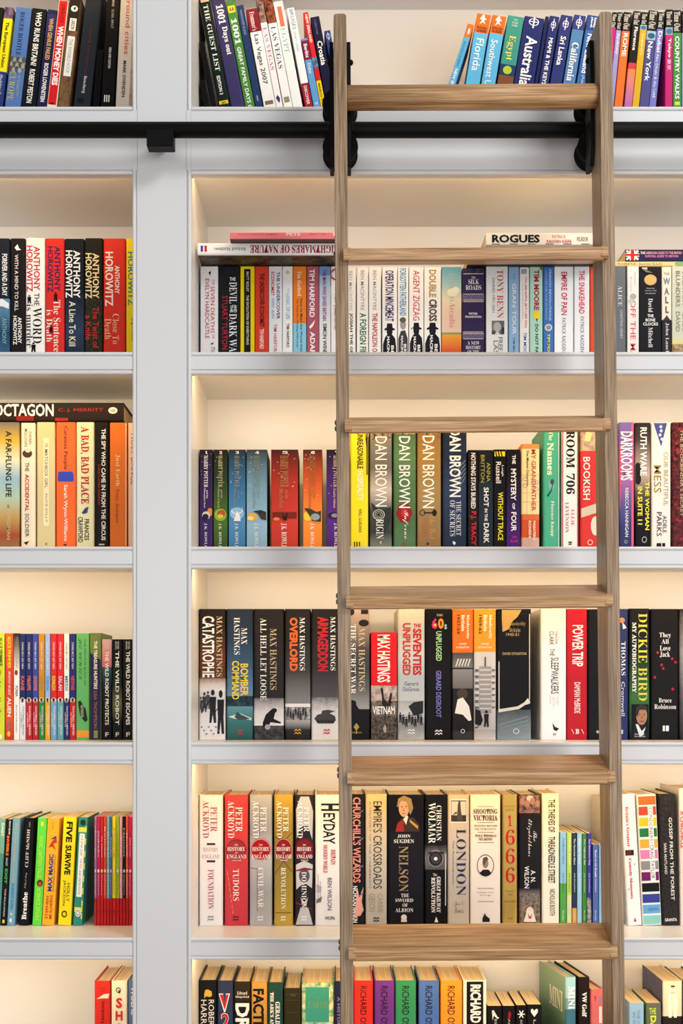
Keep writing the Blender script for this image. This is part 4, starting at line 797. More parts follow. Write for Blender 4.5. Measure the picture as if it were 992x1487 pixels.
# ======== fourth shelf, left bay: slim children's books
YT = 920
B(3, -8, 6.6, YT, 'c9d43a', 'lime green paperback at the edge of the picture', t('ALICE PRIMMER', '2f5a24', .5, .8, 926, 968), t('World vs the Queen', '3c6f24', .4, .7, 972, 1052, 'k'), e('e8e8d8', .5, 1070, .3, 4))
B(3, 7.4, 19.2, YT, ('g', 'd4622a', 'cf4a2a', 'c8402c', 'd85a28', 'b83c28'), 'orange-red paperback with yellow author name', t('ALICE PRIMMER', 'f0d23c', .3, .72, 924, 971), t('WORLDS WORST', 'f6f0ea', .36, .7, 975, 1010, 'k'), t('ALIEN', 'fbf6f0', .3, .74, 1013, 1041), t('Science and Nature', '7a86b0', .3, .6, 1046, 1062, 's'), e('e8b23a', .45, 1066, .2, 4))
B(3, 19.8, 28.2, YT, ('g', '1e1c1c', '6a6866', 'b0aeac', 'd8d8d8'), 'white slim paperback with a black top', t('FOOTBALL LEGEND', '8f8c8a', .4, .7, 926, 970, 's'), e('8f3a2c', .45, 977, .3, 4), t('PORBA', '5a5450', .3, .76, 996, 1012), t('MATT AND TOM OLDFIELD', '4a4644', .38, .6, 1024, 1064, 's'), bands=[(973, 'ecebe8')])
foot = [(28.4, 37, '252f66', 'dcdce6', 'KANE', 'd8605c', 'navy slim paperback with a pale grey lower half'), (37.4, 46.6, '252f66', 'b42a34', 'MBAPPE', 'c8705c', 'navy slim paperback with a red lower half and orange name'), (47, 55.6, '3a4aa0', 'b42a34', 'LEWANDOWSKI', 'd87a5c', 'royal blue slim paperback with a red lower half'), (56, 64.6, 'c0862a', '2f8040', 'KEANE', 'a8863a', 'ochre slim paperback with a green lower half'), (65.2, 72.8, '8fb2dc', 'd8a626', 'DE BRUYNE', '5f83b8', 'pale blue slim paperback with a yellow lower half'), (73.4, 82.4, 'cf2a30', '6f9cc8', 'RONALDO', 'ecd03a', 'red slim paperback with a yellow name and blue lower half'), (83, 92.2, 'cf2a30', '5fa0a8', 'SALAH', 'b8d4d8', 'red slim paperback with a pale name and teal lower half'), (92.8, 100.4, 'ebe7e2', '26336a', 'MESSI', '6a6a8c', 'white slim paperback with a navy lower half'), (100.9, 110, '262e6c', 'b8262e', 'NEYMAR', 'cf5a50', 'navy slim paperback next to the green one')]
for (a, b_, c1, c2, nm, ink, look) in foot:
    B(3, a, b_, YT + .6, c1, look, t('STRIPES MCC ART VIEW', 'd8d6d6' if c1 != 'ebe7e2' else '55525a', .36, .66, 933, 972, 's'), t(nm, ink, .22, .8, 982, 1003, 'b'), e('e6dccb', .5, 1017, .38, 3.8, 14), e('6a4a3a', .5, 1018, .22, 2.6, 10), e('2a2220', .5, 1015.6, .22, 1.6, 10), t('ULTIMATE', 'e4d8d8' if c2 != 'dcdce6' else '6a6a86', .18, .38, 1035, 1056, 's'), t('FOOTBALL HEROES', 'ecE4e4'.lower() if c2 != 'dcdce6' else '6a6a86', .5, .78, 1026, 1068, 's'), bands=[(1015.5, c2)])
B(3, 110.6, 129.4, YT, '62b066', 'mid green paperback with wavy black lettering', t('JOE COWLEY', '1f3a22', .12, .44, 926, 988, 'k'), t('THE PRIVATE BLOG OF', '2a5a34', .62, .76, 928, 996, 's'), p('22301f', (.14, 1020), (.3, 1017), (.75, 1030), (.9, 1046), (.7, 1049), (.3, 1040)), t('OLD ENOUGH', 'b8d4b0', .36, .58, 1024, 1042, 's'), bands=[(1061, 'e89a3c'), (1071, '62b066')])
B(3, 130.2, 147.2, YT - .5, '6a7c3c', 'olive and navy paperback with a diagonal colour break', p('27284e', (.04, 948), (.96, 959), (.96, 1074), (.04, 1074)), t('THE TREASURE HUNTERS', 'f0ecd8', .36, .66, 931, 1001), t('LISA THOMPSON', 'b06a4a', .36, .64, 1004, 1058, 's'), r('8a8a50', .35, .7, 1061, 1072))
def robot(x0, x1, title, top, look, extra=()):
    B(3, x0, x1, 928.6, top, look, *extra, t('PETER', 'd0ccc8', .52, .68, 932, 943, 's'), t('BROWN', 'd0ccc8', .3, .46, 932, 943, 's'), t(title, 'f2efe8', .32, .7, 946, 1053, 'b'), r('e8e6e0', .35, .45, 1064, 1070), ring('e8e6e0', .56, 1065.5, .14, 2.2, .4), bands=BD)
BD = [(969, ('g', '2a5a64', '17262c', '101416', '0f1012', '0f1012'))]
robot(148, 162.4, 'THE WILD ROBOT PROTECTS', ('g', 'c8a8a4', 'cf6a7c'), 'pink topped black paperback with white capitals')
BD = [(970, ('g', '14221c', '1c2c22', '6a6a50', '14160f', '0f100f'))]
robot(163, 177.4, 'THE WILD ROBOT', '121412', 'black and dark green paperback with the largest white capitals')
BD = [(970, '17130f')]
robot(178, 193.4, 'THE WILD ROBOT ESCAPES', '171312', 'black paperback against the pillar with spaced white capitals')

# ======== fourth shelf, between the pillar and the ladder: war histories
YT = 884.6
B(3, 289, 327.6, YT, ('g', '1c1614', '2f221c', '5a3826', '5a3424'), 'black hardback with white title over marching soldiers', t('MAX HASTINGS', 'cfb894', .66, .88, 895, 983, 'r'), t('CATASTROPHE', 'faf8f4', .12, .58, 895, 984, 'b'), soldier('22222a', .52, 1050, 44, .26), soldier('1e1e26', .82, 1066, 58, .26), soldier('3a3a42', .2, 1034, 26, .16), soldier('3a3a42', .06, 1036, 22, .14), soldier('44444c', .34, 1030, 24, .14), p('15151a', (.16, 1028), (.5, 1014), (.5, 1015.4), (.16, 1030)), p('15151a', (.5, 1038), (.94, 1018), (.94, 1019.6), (.5, 1040)), [e('77777f', .1 + .09 * k, 1056 + 5 * (k % 3), .04, 1.2, 8) for k in range(8)], bands=[(985, ('gs', '8a6a54', 'c8c4c4', 'dcdce0')), (1004, ('gs', 'cfcfd4', 'd8d8dc', 'e8e8ea'))], hard=True)
B(3, 329, 367.6, YT, ('g', '202838', '27364c', '3a587a', '5f86a8'), 'slate blue hardback with yellow title over a bomber', t('MAX', 'eef0f2', .56, .78, 912, 936, 'r'), t('HASTINGS', 'eef0f2', .28, .5, 897, 951, 'r'), t('BOMBER', 'e8d036', .52, .82, 964, 1011, 'b'), t('COMMAND', 'e8d036', .2, .48, 960, 1016, 'b'), p('d8dcd8', (.06, 1041), (.45, 1037), (.5, 1036), (.94, 1043), (.94, 1046), (.6, 1044), (.3, 1044)), p('3a4c50', (.4, 1034), (.55, 1038), (.9, 1044), (.5, 1046), (.3, 1042)), waves('c03a3c', .52, 1063, .1, 4), bands=[(1011, ('n', '141c24', '2a4a58', 50)), (1026, ('g', '5f94a4', '3a7074', '2c5a5c'))], hard=True)
B(3, 368.4, 412.4, YT, ('gs', '1f1b1a', '272324', '262326'), 'broad black hardback with white title over crouching rifleman', t('MAX HASTINGS', 'b8aa88', .54, .76, 913, 1002, 'r'), t('ALL HELL LET LOOSE', 'f0eeea', .22, .42, 898, 1017, 'r'), p('1a1a1c', (.3, 1050), (.4, 1038), (.6, 1030), (.72, 1034), (.66, 1044), (.9, 1049), (.9, 1051), (.55, 1049), (.5, 1056), (.3, 1056)), e('1a1a1c', .68, 1032, .09, 3.4), [e('34343a', .1 + .1 * k, 1060 + 4 * (k % 3), .07, 2, 8) for k in range(9)], e('a8a8ac', .46, 1056, .09, 4), bands=[(1014, ('gs', '6a6a70', 'd0d0d6', 'e4e4e8')), (1054, ('n', '2a2a2e', '54545a', 110))], hard=True)
B(3, 413.8, 451, YT, ('g', '1c1a1a', '242223', '3a393b', '7a7a7e'), 'black hardback with orange title over a grey beach landing', t('MAX HASTINGS', 'eceae6', .58, .78, 897, 974, 'r'), t('OVERLORD', 'e0642c', .18, .5, 897, 975, 'h'), [soldier('2e2e32', .12 + .1 * k, 1040 + (k % 3) * 3, 12, .08) for k in range(8)], waves('e09a2c', .5, 1062, .13, 4.4), bands=[(1022, 'd8d8dc'), (1027, ('n', '4a4a50', 'b8b8bc', 120)), (1046, ('g', 'a8a8ac', '26262a', '1e1d1f'))], hard=True)
B(3, 452.2, 492, YT, ('g', '1c1b1c', '232223', '2c2b2d', '4c4b4f'), 'black hardback with dark red title over a grey tank', t('MAX HASTINGS', 'eceae6', .7, .88, 896, 974, 'r'), t('ARMAGEDDON', 'b02430', .22, .62, 896, 975, 'h'), p('3f4044', (.1, 1044), (.22, 1038), (.36, 1037), (.4, 1032), (.62, 1031), (.88, 1033), (.66, 1036), (.86, 1040), (.9, 1046), (.8, 1051), (.24, 1051)), [e('2a2a2e', .25 + .13 * k, 1048, .06, 2.4, 10) for k in range(5)], waves('c02a30', .56, 1062, .12, 4.4), bands=[(1013, ('gs', '6a6a70', 'c8c8cc', 'd8d8dc', 'e2e2e4'))], hard=True)

# ======== fourth shelf, behind the ladder
B(3, 495, 537, YT, ('g', 'b8a49a', '8a7c78', '4a4648', '3a3c40', '5a5c60', '9a9a9c'), 'grey hardback with mottled top and a silhouetted crowd', e('2a2224', .35, 889, .12, 5), e('26222a', .8, 905, .18, 5), r('2a2224', .7, .95, 885.5, 892), t('MAX HASTINGS', 'c8b894', .62, .84, 912, 1004, 'r'), t('THE SECRET WAR', 'eceae6', .34, .52, 907, 1008, 'r'), p('17171b', (.04, 1036), (.3, 1020), (.5, 1022), (.7, 1034), (.94, 1032), (.94, 1074), (.04, 1074)), e('17171b', .4, 1022, .14, 5), p('a89a4a', (.44, 1056), (.54, 1050), (.64, 1056), (.56, 1060), (.56, 1066), (.52, 1066), (.52, 1060)), t('WILLIAM', 'a89a4a', .36, .72, 1063, 1065.2, 's', 'h'), bands=[(1030, '1c1d21')], hard=True)
B(3, 538.8, 576.6, 918.6, 'cf2028', 'shorter red paperback with white capitals over a jungle photo', t('MAX HASTINGS', 'f8eee8', .24, .74, 922, 991, 'b'), p('26221f', (.36, 1000), (.46, 999), (.5, 1014), (.64, 1022), (.76, 1006), (.82, 1008), (.74, 1026), (.6, 1032), (.44, 1028), (.42, 1012)), t('VIETNAM', 'f4f0ec', .06, .92, 1026, 1037.5, 'b', 'h'), p('b0a8a0', (.46, 1058), (.54, 1052), (.6, 1058), (.56, 1064), (.5, 1064)), bands=[(996, ('n', '8a7a76', 'c8bcb6', 90)), (1018, ('n', '2a2422', '8a7f7a', 130)), (1040, ('n', '1e1b1a', '6a625e', 160))])
B(3, 577.4, 617, YT, ('g', 'c8c4b4', 'b4b6b4', 'c0c4c6', 'a8b2ba', 'b8bec2'), 'pale grey hardback with red and orange block capitals', t('THE', 'a82a2c', .58, .86, 906, 911.5, 'h', 'h'), t('SEVENTIES', 'b02a2c', .56, .88, 913, 981, 'h'), t('UNPLUGGED', 'b04030', .18, .48, 905, 981, 'h'), t('Gerard', '5f6470', .24, .76, 990, 996, 's', 'h'), t('DeGroot', '5f6470', .2, .8, 998, 1004, 's', 'h'), p('26282a', (.4, 1026), (.6, 1020), (.94, 1018), (.94, 1036), (.6, 1040)), [soldier('26272a', .1 + .11 * k, 1050 + (k % 3) * 3, 14, .1) for k in range(8)], waves('f0f0f0', .5, 1062, .13, 4.2), bands=[(1018, ('gs', '9aa0a4', 'c4c8ca', '8a8e92', 'b8bcc0'))], hard=True)
B(3, 617.8, 656.2, YT, '121113', 'black hardback with multicoloured numerals at the top', t('THE', 'c8bca0', .42, .66, 892, 895, 'r', 'h'), t('6', 'd02c6c', .24, .46, 898, 913.5, 'h', 'h'), t('0', 'ec8a2c', .48, .7, 898, 913.5, 'h', 'h'), t('s', '7fc4e0', .72, .82, 907, 914, 'b', 'h'), e('e0c030', .36, 908, .05, 1.8), t('UNPLUGGED', '9fcf9c', .4, .62, 917, 960, 'b'), t('GERARD DEGROOT', '7a74c4', .4, .6, 974, 1042, 'b'), waves('f0f0f0', .5, 1063, .14, 4.2), hard=True)
def modern(x0, x1, years, orange, look, pics, bands):
    B(3, x0, x1, YT, orange, look, t('Modernity', 'f8ecdc', .66, .82, 893, 928, 'R'), t('Britain', 'f8ecdc', .44, .6, 893, 917, 'R'), t(years, '3a2414', .22, .36, 893, 921, 'b'), t('DAVID', 'f6e6d4', .34, .68, 934, 936.8, 'b', 'h'), t('KYNASTON', 'f6e6d4', .2, .8, 939, 941.8, 'b', 'h'), *pics, bands=bands, hard=True)
modern(656.8, 687.4, '1957-59', 'e2702c', 'orange topped hardback over a grey photo of a kneeling child', [[p('d8d8da', (.14 + .14 * k, 968), (.26 + .14 * k, 957), (.33 + .14 * k, 957), (.2 + .14 * k, 968)) for k in range(5)], e('4a4038', .48, 1008, .26, 8), p('ececee', (.12, 1036), (.25, 1016), (.5, 1013), (.8, 1026), (.92, 1046), (.7, 1048), (.5, 1038)), p('201e20', (.05, 1042), (.5, 1038), (.8, 1048), (.9, 1060), (.5, 1066), (.2, 1058)), ring('f0f0f0', .5, 1062, .1, 3)], [(948, ('g', '4a4a4e', '7a7a7e')), (970, '1e1e20'), (972, ('g', '8a8a8e', '6a6a6c')), (1000, '26262a'), (1062, '3a3a3e')])
modern(688.2, 720.6, '1959-62', 'e69a34', 'amber topped hardback over a grey photo of a tower block', [p('9a9a9e', (.24, 968), (.78, 968), (.78, 1036), (.24, 1036)), [r('c8c8cc', .26, .76, 972 + 7 * k, 974.5 + 7 * k) for k in range(9)], [r('6a6a70', .04, .22, 972 + 9 * k, 976 + 9 * k) for k in range(7)], [r('7a7a80', .8, .95, 972 + 9 * k, 975 + 9 * k) for k in range(7)], r('4a4a4e', .48, .54, 954, 968), p('1e1e22', (.05, 1030), (.28, 1032), (.4, 1046), (.3, 1054), (.05, 1052)), soldier('1e1e22', .56, 1056, 22, .22), ring('2a2a2e', .1, 1052, .12, 6)], [(947, ('g', 'c8cace', 'd8d8dc', 'b8b8be')), (1060, ('g', 'a8a8ae', 'd0d0d4'))])
B(3, 721.8, 771.6, YT, '17181e', 'thick black hardback with a torn jacket and tan patch', p('c09a5c', (.14, 886), (.72, 886), (.6, 896), (.46, 902), (.34, 914), (.16, 918), (.14, 900)), t('Austerity', 'a49268', .36, .84, 903, 910, 'r', 'h'), t('Britain', 'a49268', .36, .68, 912, 918, 'r', 'h'), t('1945-51', 'a49268', .26, .64, 919.5, 924, 'b', 'h'), t('DAVID KYNASTON', 'b09c70', .16, .86, 947.5, 951.5, 'b', 'h'), p('d8d4cc', (.04, 960), (.07, 962), (.07, 1030), (.6, 1026), (.8, 1020), (.9, 1014), (.965, 1018), (.965, 1022), (.82, 1024), (.64, 1030), (.04, 1035)), r('d4d0c8', .94, .965, 892, 1016), [p('7f8d98', (.06, 1052 + 5 * k), (.9, 1040 + 6 * k), (.9, 1041.5 + 6 * k), (.06, 1054 + 5 * k)) for k in range(4)], ring('d8dce0', .56, 1062, .09, 4), bands=[(1031, ('gs', '4a5158', '6f7f8a', '8a9aa6'))], hard=True)
B(3, 785.2, 822.6, YT, ('g', 'efe4d6', 'eeeae8', 'e9e9ea', 'e6e6e8'), 'broad white hardback with thin grey capitals and a flying bird', t('CHRISTOPHER', '77777c', .56, .66, 917, 936, 's'), t('CLARK', '3f3f46', .34, .52, 917, 937, 's'), t('THE', '3f3f46', .36, .54, 942, 953, 's'), t('SLEEPWALKERS', '3f3f46', .4, .7, 955, 1008, 's'), t('HOW EUROPE', 'b4b4b8', .62, .7, 1012, 1024, 's'), t('WENT TO WAR', 'b4b4b8', .46, .54, 1012, 1026, 's'), t('IN 1914', 'b4b4b8', .34, .41, 1012, 1022, 's'), p('26262a', (.46, 1050), (.56, 1056), (.72, 1058), (.62, 1062), (.5, 1060)), r('9a9a9e', .48, .6, 1065, 1068), hard=True)
B(3, 823.2, 853.2, YT, 'b41f2e', 'crimson hardback with narrow white capitals', t('POWER TRIP', 'f4e6e4', .26, .8, 908, 968, 'b'), t('DAMIAN McBRIDE', 'ecd0d0', .36, .66, 991, 1036, 'b'), t('B', 'f4e6e4', .42, .6, 1059, 1066, 'R', 'h'), p('f0dcdc', (.22, 1059), (.25, 1059), (.36, 1066), (.33, 1066)), p('f0dcdc', (.7, 1059), (.73, 1059), (.84, 1066), (.81, 1066)), hard=True)
B(3, 853.8, 886, YT + .4, '16171b', 'black hardback half covered by the ladder upright', t('THE UNFINISHED HISTORY', 'a86a4a', .5, .62, 903, 970, 's'), t('CHRIS MULLIN', 'd8d6d2', .5, .62, 986, 1034, 's'), t('WW', 'eceaea', .38, .56, 1061, 1065.5, 'b', 'h'), hard=True)

# ======== fourth shelf, right of the ladder
B(3, 887, 912.6, YT, '2a3568', 'navy blue hardback with a small white animal', e('c8825a', .64, 901, .16, 4), p('e8e0d8', (.66, 904), (.8, 908), (.9, 912), (.7, 914)), t('THOMAS', 'eceef4', .6, .84, 932, 981, 'r'), t('Cromwell', 'c8d0e6', .6, .8, 990, 1040, 's'), r('b8c0d8', .55, .7, 1060, 1066), hard=True)
B(3, 914, 943.8, YT - .6, ('g', '181612', '17171c', '1c2024', '2a4a30', '3a6a3c', '2c5a30', '141a14'), 'dark hardback with gold capitals and a portrait photo', t('DICKIE BIRD', 'd8cc4a', .44, .88, 891, 1018, 'r'), t('MY AUTOBIOGRAPHY', 'e8e8e2', .14, .34, 904, 1006, 'R'), r('14161a', .1, .94, 1023, 1074), p('1c1e26', (.14, 1074), (.2, 1056), (.4, 1050), (.8, 1052), (.94, 1064), (.94, 1074)), e('a87c64', .6, 1040, .27, 13), p('34302e', (.3, 1036), (.34, 1027), (.56, 1023), (.84, 1026), (.9, 1036), (.8, 1031), (.5, 1031), (.38, 1042)), p('d8dce4', (.3, 1052), (.42, 1052), (.6, 1062), (.8, 1056), (.66, 1068), (.5, 1070)), e('3a2420', .5, 1038, .03, .9), e('3a2420', .72, 1038, .03, .9), p('8a5a48', (.6, 1038), (.66, 1044), (.58, 1044)), r('6a342e', .5, .72, 1047, 1048), t('Hodder &', 'd8d8d8', .26, .74, 1065, 1067.4, 's', 'h'), t('Stoughton', 'd8d8d8', .24, .78, 1068.4, 1071, 's', 'h'), hard=True)
B(3, 945.2, 986, YT, '161416', 'broad black hardback with red drops and stacked white words', t('They', 'f0eeec', .3, .72, 919, 927.5, 'r', 'h'), t('All', 'f0eeec', .38, .64, 928.5, 935, 'r', 'h'), t('Love', 'f0eeec', .32, .7, 938, 945, 'r', 'h'), t('Jack', 'f0eeec', .32, .68, 946.5, 955, 'r', 'h'), [e('a02430', u, y, .05, 2.2, 10) for (u, y) in ((.24, 948), (.76, 957), (.88, 962), (.38, 966), (.44, 971), (.14, 984), (.78, 1001))], t('Bruce', 'eceae8', .28, .74, 1014, 1020.5, 'r', 'h'), t('Robinson', 'eceae8', .12, .9, 1023, 1030, 'r', 'h'), r('e4e2e0', .42, .5, 1054, 1062), r('e4e2e0', .53, .64, 1054, 1062), hard=True)
B(3, 987.2, 1022, YT, ('gs', '26242a', '8a8a8c', '55555a', '2a2a2c'), 'grey mottled hardback at the edge of the picture', hard=True)

# ======== fifth shelf, left bay (books tip to the right)
Y4 = 1343
lean(.054, 1265)
B(4, -9, 1.4, 1189, '6fa894', 'sea-green paperback at the edge of the picture', t('DAISY', 'e6f0e8', .5, .85, 1196, 1215), bands=[(1240, '4f8a84')], dx=5.5, yr=Y4)
B(4, 0.8, 9.2, 1190, '15151a', 'black paperback with orange and green lettering', t('THE DAY I BECAME', 'ecebe6', .56, .84, 1192, 1212, 'b'), t('INVISIBLE', 'e8762c', .3, .74, 1214, 1243, 'h'), t('GHOST', 'c8c8c8', .35, .65, 1246, 1258, 'b'), t('EXIT', '3fae4a', .3, .74, 1262, 1284, 'h'), t('TOM MCLAUGHLIN', 'd8d8d8', .4, .65, 1291, 1331, 's'), r('d8c83a', .3, .7, 1336, 1341), dx=8, yr=Y4)
B(4, 10, 21, 1188, '6fa0b8', 'dusty light blue paperback with pale gold lettering', t('THE EXTRAORDINARY COLOURS', 'b8b07c', .36, .66, 1196, 1282, 's'), t('IN BLEWIT ELIARD', '3f6f9c', .36, .68, 1284, 1322), e('d8d4a0', .5, 1328, .12, 2), e('d8e4ea', .46, 1337, .16, 3), dx=8.5, yr=Y4)
B(4, 27, 42.6, 1188, '101012', 'black hardback with hand-drawn white lettering', t('CLIFF McNISH', 'e0dede', .34, .62, 1205, 1260, 'r', 'u'), t('I Ghost story', 'c8c8c8', .36, .6, 1268, 1291, 'k', 'u'), t('Breathe', 'f4f4f2', .28, .72, 1296, 1336, 'R', 'u'), t('tales', '8a8a8a', .5, .68, 1194, 1202, 's'), dx=7.6, yr=Y4, hard=True)
B(4, 46, 59.4, 1188, '5fd24a', 'neon green paperback with yellow lettering', t('MAGIC LANTERN TALES', '9fe03a', .26, .7, 1215, 1276, 'h'), e('4a3020', .6, 1283, .34, 5), e('b0542c', .6, 1284, .18, 3), t('SCIENCE STORY', 'b4e83c', .3, .72, 1290, 1338, 'b'), r('e4e84a', .4, .62, 1194, 1200), dx=9.8, yr=Y4)
B(4, 60.4, 78, 1188.6, 'efaa2c', 'orange-yellow paperback with blue title capitals', p('b8342c', (.2, 1232), (.5, 1222), (.8, 1216), (.9, 1224), (.6, 1226), (.86, 1236), (.5, 1230)), p('2f3f7c', (.3, 1220), (.8, 1214), (.85, 1218)), t('MAX MAGIC', '2f3f80', .3, .68, 1241, 1295, 'h', 'u'), t('THE INCREDIBLE HOLIDAY HOODOO', '7a4a1c', .74, .86, 1242, 1296, 's', 'u'), t('STEPHEN', 'b8442c', .24, .46, 1302, 1335, 'b', 'u'), t('MULHERN', 'b8442c', .56, .8, 1301, 1335, 'b', 'u'), t('Puffin', 'a07a1e', .4, .56, 1195, 1206, 's'), dx=9, yr=Y4)
B(4, 84, 102.8, 1186.6, 'ecd821', 'yellow paperback with large black capitals', t('FIVE', '1e1c12', .26, .74, 1194, 1224, 'h'), t('SURVIVE', '1e1c12', .26, .74, 1228, 1271, 'h'), t('HOLLY', '2a2816', .54, .78, 1283, 1310, 's'), t('JACKSON', '2a2816', .22, .46, 1279, 1316, 's'), ring('26240f', .46, 1328, .22, 5, .35), dx=8.6, yr=Y4)
B(4, 106, 119.2, 1187, '2f8a7c', 'teal and yellow checked paperback with a white label', [r('dcd64a', .05, .95, y, y + 7) for y in (1202, 1318)], [p('dcd64a', (.82, 1200 + 18 * k), (.96, 1200 + 18 * k), (.96, 1209 + 18 * k), (.82, 1209 + 18 * k)) for k in range(8)], e('26332c', .5, 1195, .3, 4.4), r('eceeea', .2, .8, 1211, 1303), t('OMELETTE', '4a6a60', .36, .62, 1214, 1244, 'k'), t('FOR YOU', 'd0603c', .4, .62, 1248, 1262, 's'), t('PAMPHLETEER', '3a5a50', .36, .62, 1264, 1300, 'k'), e('e4e8e0', .5, 1326, .3, 6), ring('3a4a40', .5, 1326, .2, 4), dx=8.4, yr=Y4)
lean()
setc = [('a2659c', 'mauve'), ('b8265c', 'raspberry'), ('c22a30', 'red'), ('d0482c', 'vermilion'), ('6fa8cc', 'light blue'), ('3f6fa4', 'mid blue'), ('e6d22c', 'yellow'), ('93b83a', 'lime'), ('dc9cb0', 'pale pink'), ('17151a', 'black'), ('d85a2c', 'orange'), ('c02458', 'crimson')]
xs = [136.7, 140.5, 145.6, 150.2, 154.8, 159.3, 162.9, 168.3, 173.4, 178, 182.5, 186.5, 191.8]
tit = ['A Midsummer Nights', 'Othello', 'The Tempest', 'Romeo', 'Much Ado', 'Twelfth', 'A Winters Tale', 'As You Like It', 'The Merchant', 'Hamlet', 'Macbeth', 'Julius Caesar']
for k, (c, nm) in enumerate(setc):
    B(4, xs[k] + .15, xs[k + 1] - .1, 1186, c, 'thin red-footed booklet with a %s upper part' % nm, t(tit[k], 'f2e8ec' if k not in (6, 7) else '6a6a2c', .3, .66, 1200 + (k * 7) % 20, 1245, 's'), t('Shakespeare', 'ecdce0' if k not in (6, 7) else '6a6a2c', .3, .6, 1270, 1300, 's'), e('d8ccc0', .5, 1265, .36, 2.6, 10), e('5a2420', .5, 1324, .14, 1.2, 8), bands=[(1304.7, 'bd2228')], dep=.12)

# ======== fifth shelf, between the pillar and the ladder: one history set and a white book
YT = 1154.6
def eng(c1, c2, uc, ink='f4eeea'): return [e(c1, .5, 1234, uc, uc * 35, 28), ring(c2, .5, 1234, uc * .96, uc * 33.6, .06, 28), t('THE', ink, .42, .58, 1226, 1228, 'r', 'h'), t('HISTORY', ink, .12, .88, 1230, 1236, 'r', 'h'), t('OF', ink, .45, .57, 1237.6, 1239.6, 'r', 'h'), t('ENGLAND', ink, .1, .92, 1241, 1246.8, 'r', 'h'), t('VOLUME', ink, .32, .72, 1248.4, 1250.4, 'r', 'h')]
def ackroyd(x0, x1, base, look, ink, title, extra, mark, ty=(1263, 1320)):
    B(4, x0, x1, YT, base, look, *extra, t('PETER', ink, .48, .76, 1172, 1208, 'r'), t('ACKROYD', ink, .15, .42, 1163, 1217, 'r'), t(title, ink, .36, .62, ty[0], ty[1], 'r'), waves(mark, .48, 1333, .13, 4), hard=True)
ackroyd(289.2, 323.8, ('g', 'e8dcd0', 'eeeaea', 'ecebee', 'e6e6ea'), 'white hardback with red and grey history lettering', 'a83a4c', 'FOUNDATION', [r('4a2a34', .32, .68, 1224.5, 1227.5), r('4a2a34', .32, .68, 1249.5, 1252.5), t('HISTORY', 'b08a8c', .16, .8, 1231, 1237, 'r', 'h'), t('ENGLAND', 'b08a8c', .12, .86, 1241, 1247, 'r', 'h')], '77777c')
ackroyd(326, 360.4, ('g', 'cc3f38', 'cf3f44', 'c93c4a'), 'coral red hardback with a round seal and white lettering', 'f6e6e0', 'TUDORS', [eng('a8303c', '7f2630', .44), [p('d8a060', (.1 + .04 * k, 1262 + 8 * k), (.16 + .03 * k, 1270 + 8 * k), (.13 + .03 * k, 1271 + 8 * k)) for k in range(8)]], '4a1a24', (1262, 1308))
ackroyd(362.4, 395.2, ('g', 'a8a6a4', '9a9b9e', 'b8b9bc', '9fa0a4', 'b4b4b8'), 'silver hardback with a bright red wax seal', 'f4f2f2', 'CIVIL WAR', [r('8a3a40', .44, .46, 1170, 1215), r('8a3a40', .34, .36, 1262, 1325), [p('8f3a40', (.05, 1210 + 50 * k), (.4, 1222 + 40 * k), (.4, 1222.8 + 40 * k), (.05, 1211 + 50 * k)) for k in range(2)], eng('a8141e', 'd8b0a8', .47)], 'f0f0f0', (1260, 1318))
ackroyd(398, 425.8, ('g', 'b8963a', '9c7f34', '8a7438', 'a08a3c', 'c0a040'), 'brass gold hardback with a dark red roundel', 'f2ecd8', 'REVOLUTION', [p('5a3a1e', (.05, 1214), (.5, 1222), (.95, 1208), (.95, 1209.4), (.5, 1223.4), (.05, 1215.4)), p('5a3a1e', (.05, 1268), (.5, 1250), (.95, 1266), (.95, 1267.4), (.5, 1251.4), (.05, 1269.4)), r('6a4a24', .08, .92, 1325, 1326), eng('8a1a22', 'c8a88c', .48)], 'f4f0e6', (1260, 1320))
ackroyd(428, 456, '26222a', 'black and white ornamental hardback with a dark red roundel', 'f0eeee', 'DOMINION', [p('b8b8bc', (.1, 1218), (.06, 1176), (.3, 1157), (.74, 1157), (.96, 1178), (.92, 1220), (.7, 1200), (.3, 1200)), p('c0c0c4', (.06, 1256), (.5, 1250), (.94, 1256), (.9, 1290), (.5, 1282), (.08, 1292)), e('55525a', .5, 1272, .28, 10), p('b4b4b8', (.3, 1303), (.5, 1310), (.7, 1303), (.6, 1316), (.4, 1316)), p('c0c0c4', (.05, 1343), (.3, 1318), (.7, 1318), (.95, 1343)), p('7a2a34', (.05, 1310), (.94, 1320), (.94, 1321.5), (.05, 1312)), p('7a2a34', (.05, 1264), (.5, 1260), (.94, 1262), (.94, 1263.4), (.05, 1265.6)), eng('781a24', '5a1018', .48)], 'f0f0f0', (1266, 1318))
B(4, 457.6, 497, YT, ('g', 'ece0d2', 'e9e4e4', 'e4e4ea'), 'white hardback with tall black title, faint sailing ship', t('H', '1e1c22', .22, .92, 1167, 1178, 'h'), t('EYDAY', '1e1c22', .3, .74, 1181, 1226, 'b'), t('BRITAIN', 'b83a40', .58, .76, 1234, 1256, 'R'), t('MODERN WORLD', 'b83a40', .3, .46, 1227, 1268, 'R'), t('BEN WILSON', '3f3f48', .46, .62, 1275, 1322, 's'), t('WLFN', '2a2a30', .36, .72, 1331, 1336, 'b', 'h'), p('6a6a78', (.06, 1306), (.26, 1302), (.22, 1310), (.04, 1312)), r('8a8a96', .1, .12, 1270, 1304), r('8a8a96', .18, .2, 1280, 1304), p('a4a4b0', (.06, 1284), (.24, 1288), (.22, 1296), (.06, 1296)), hard=True)

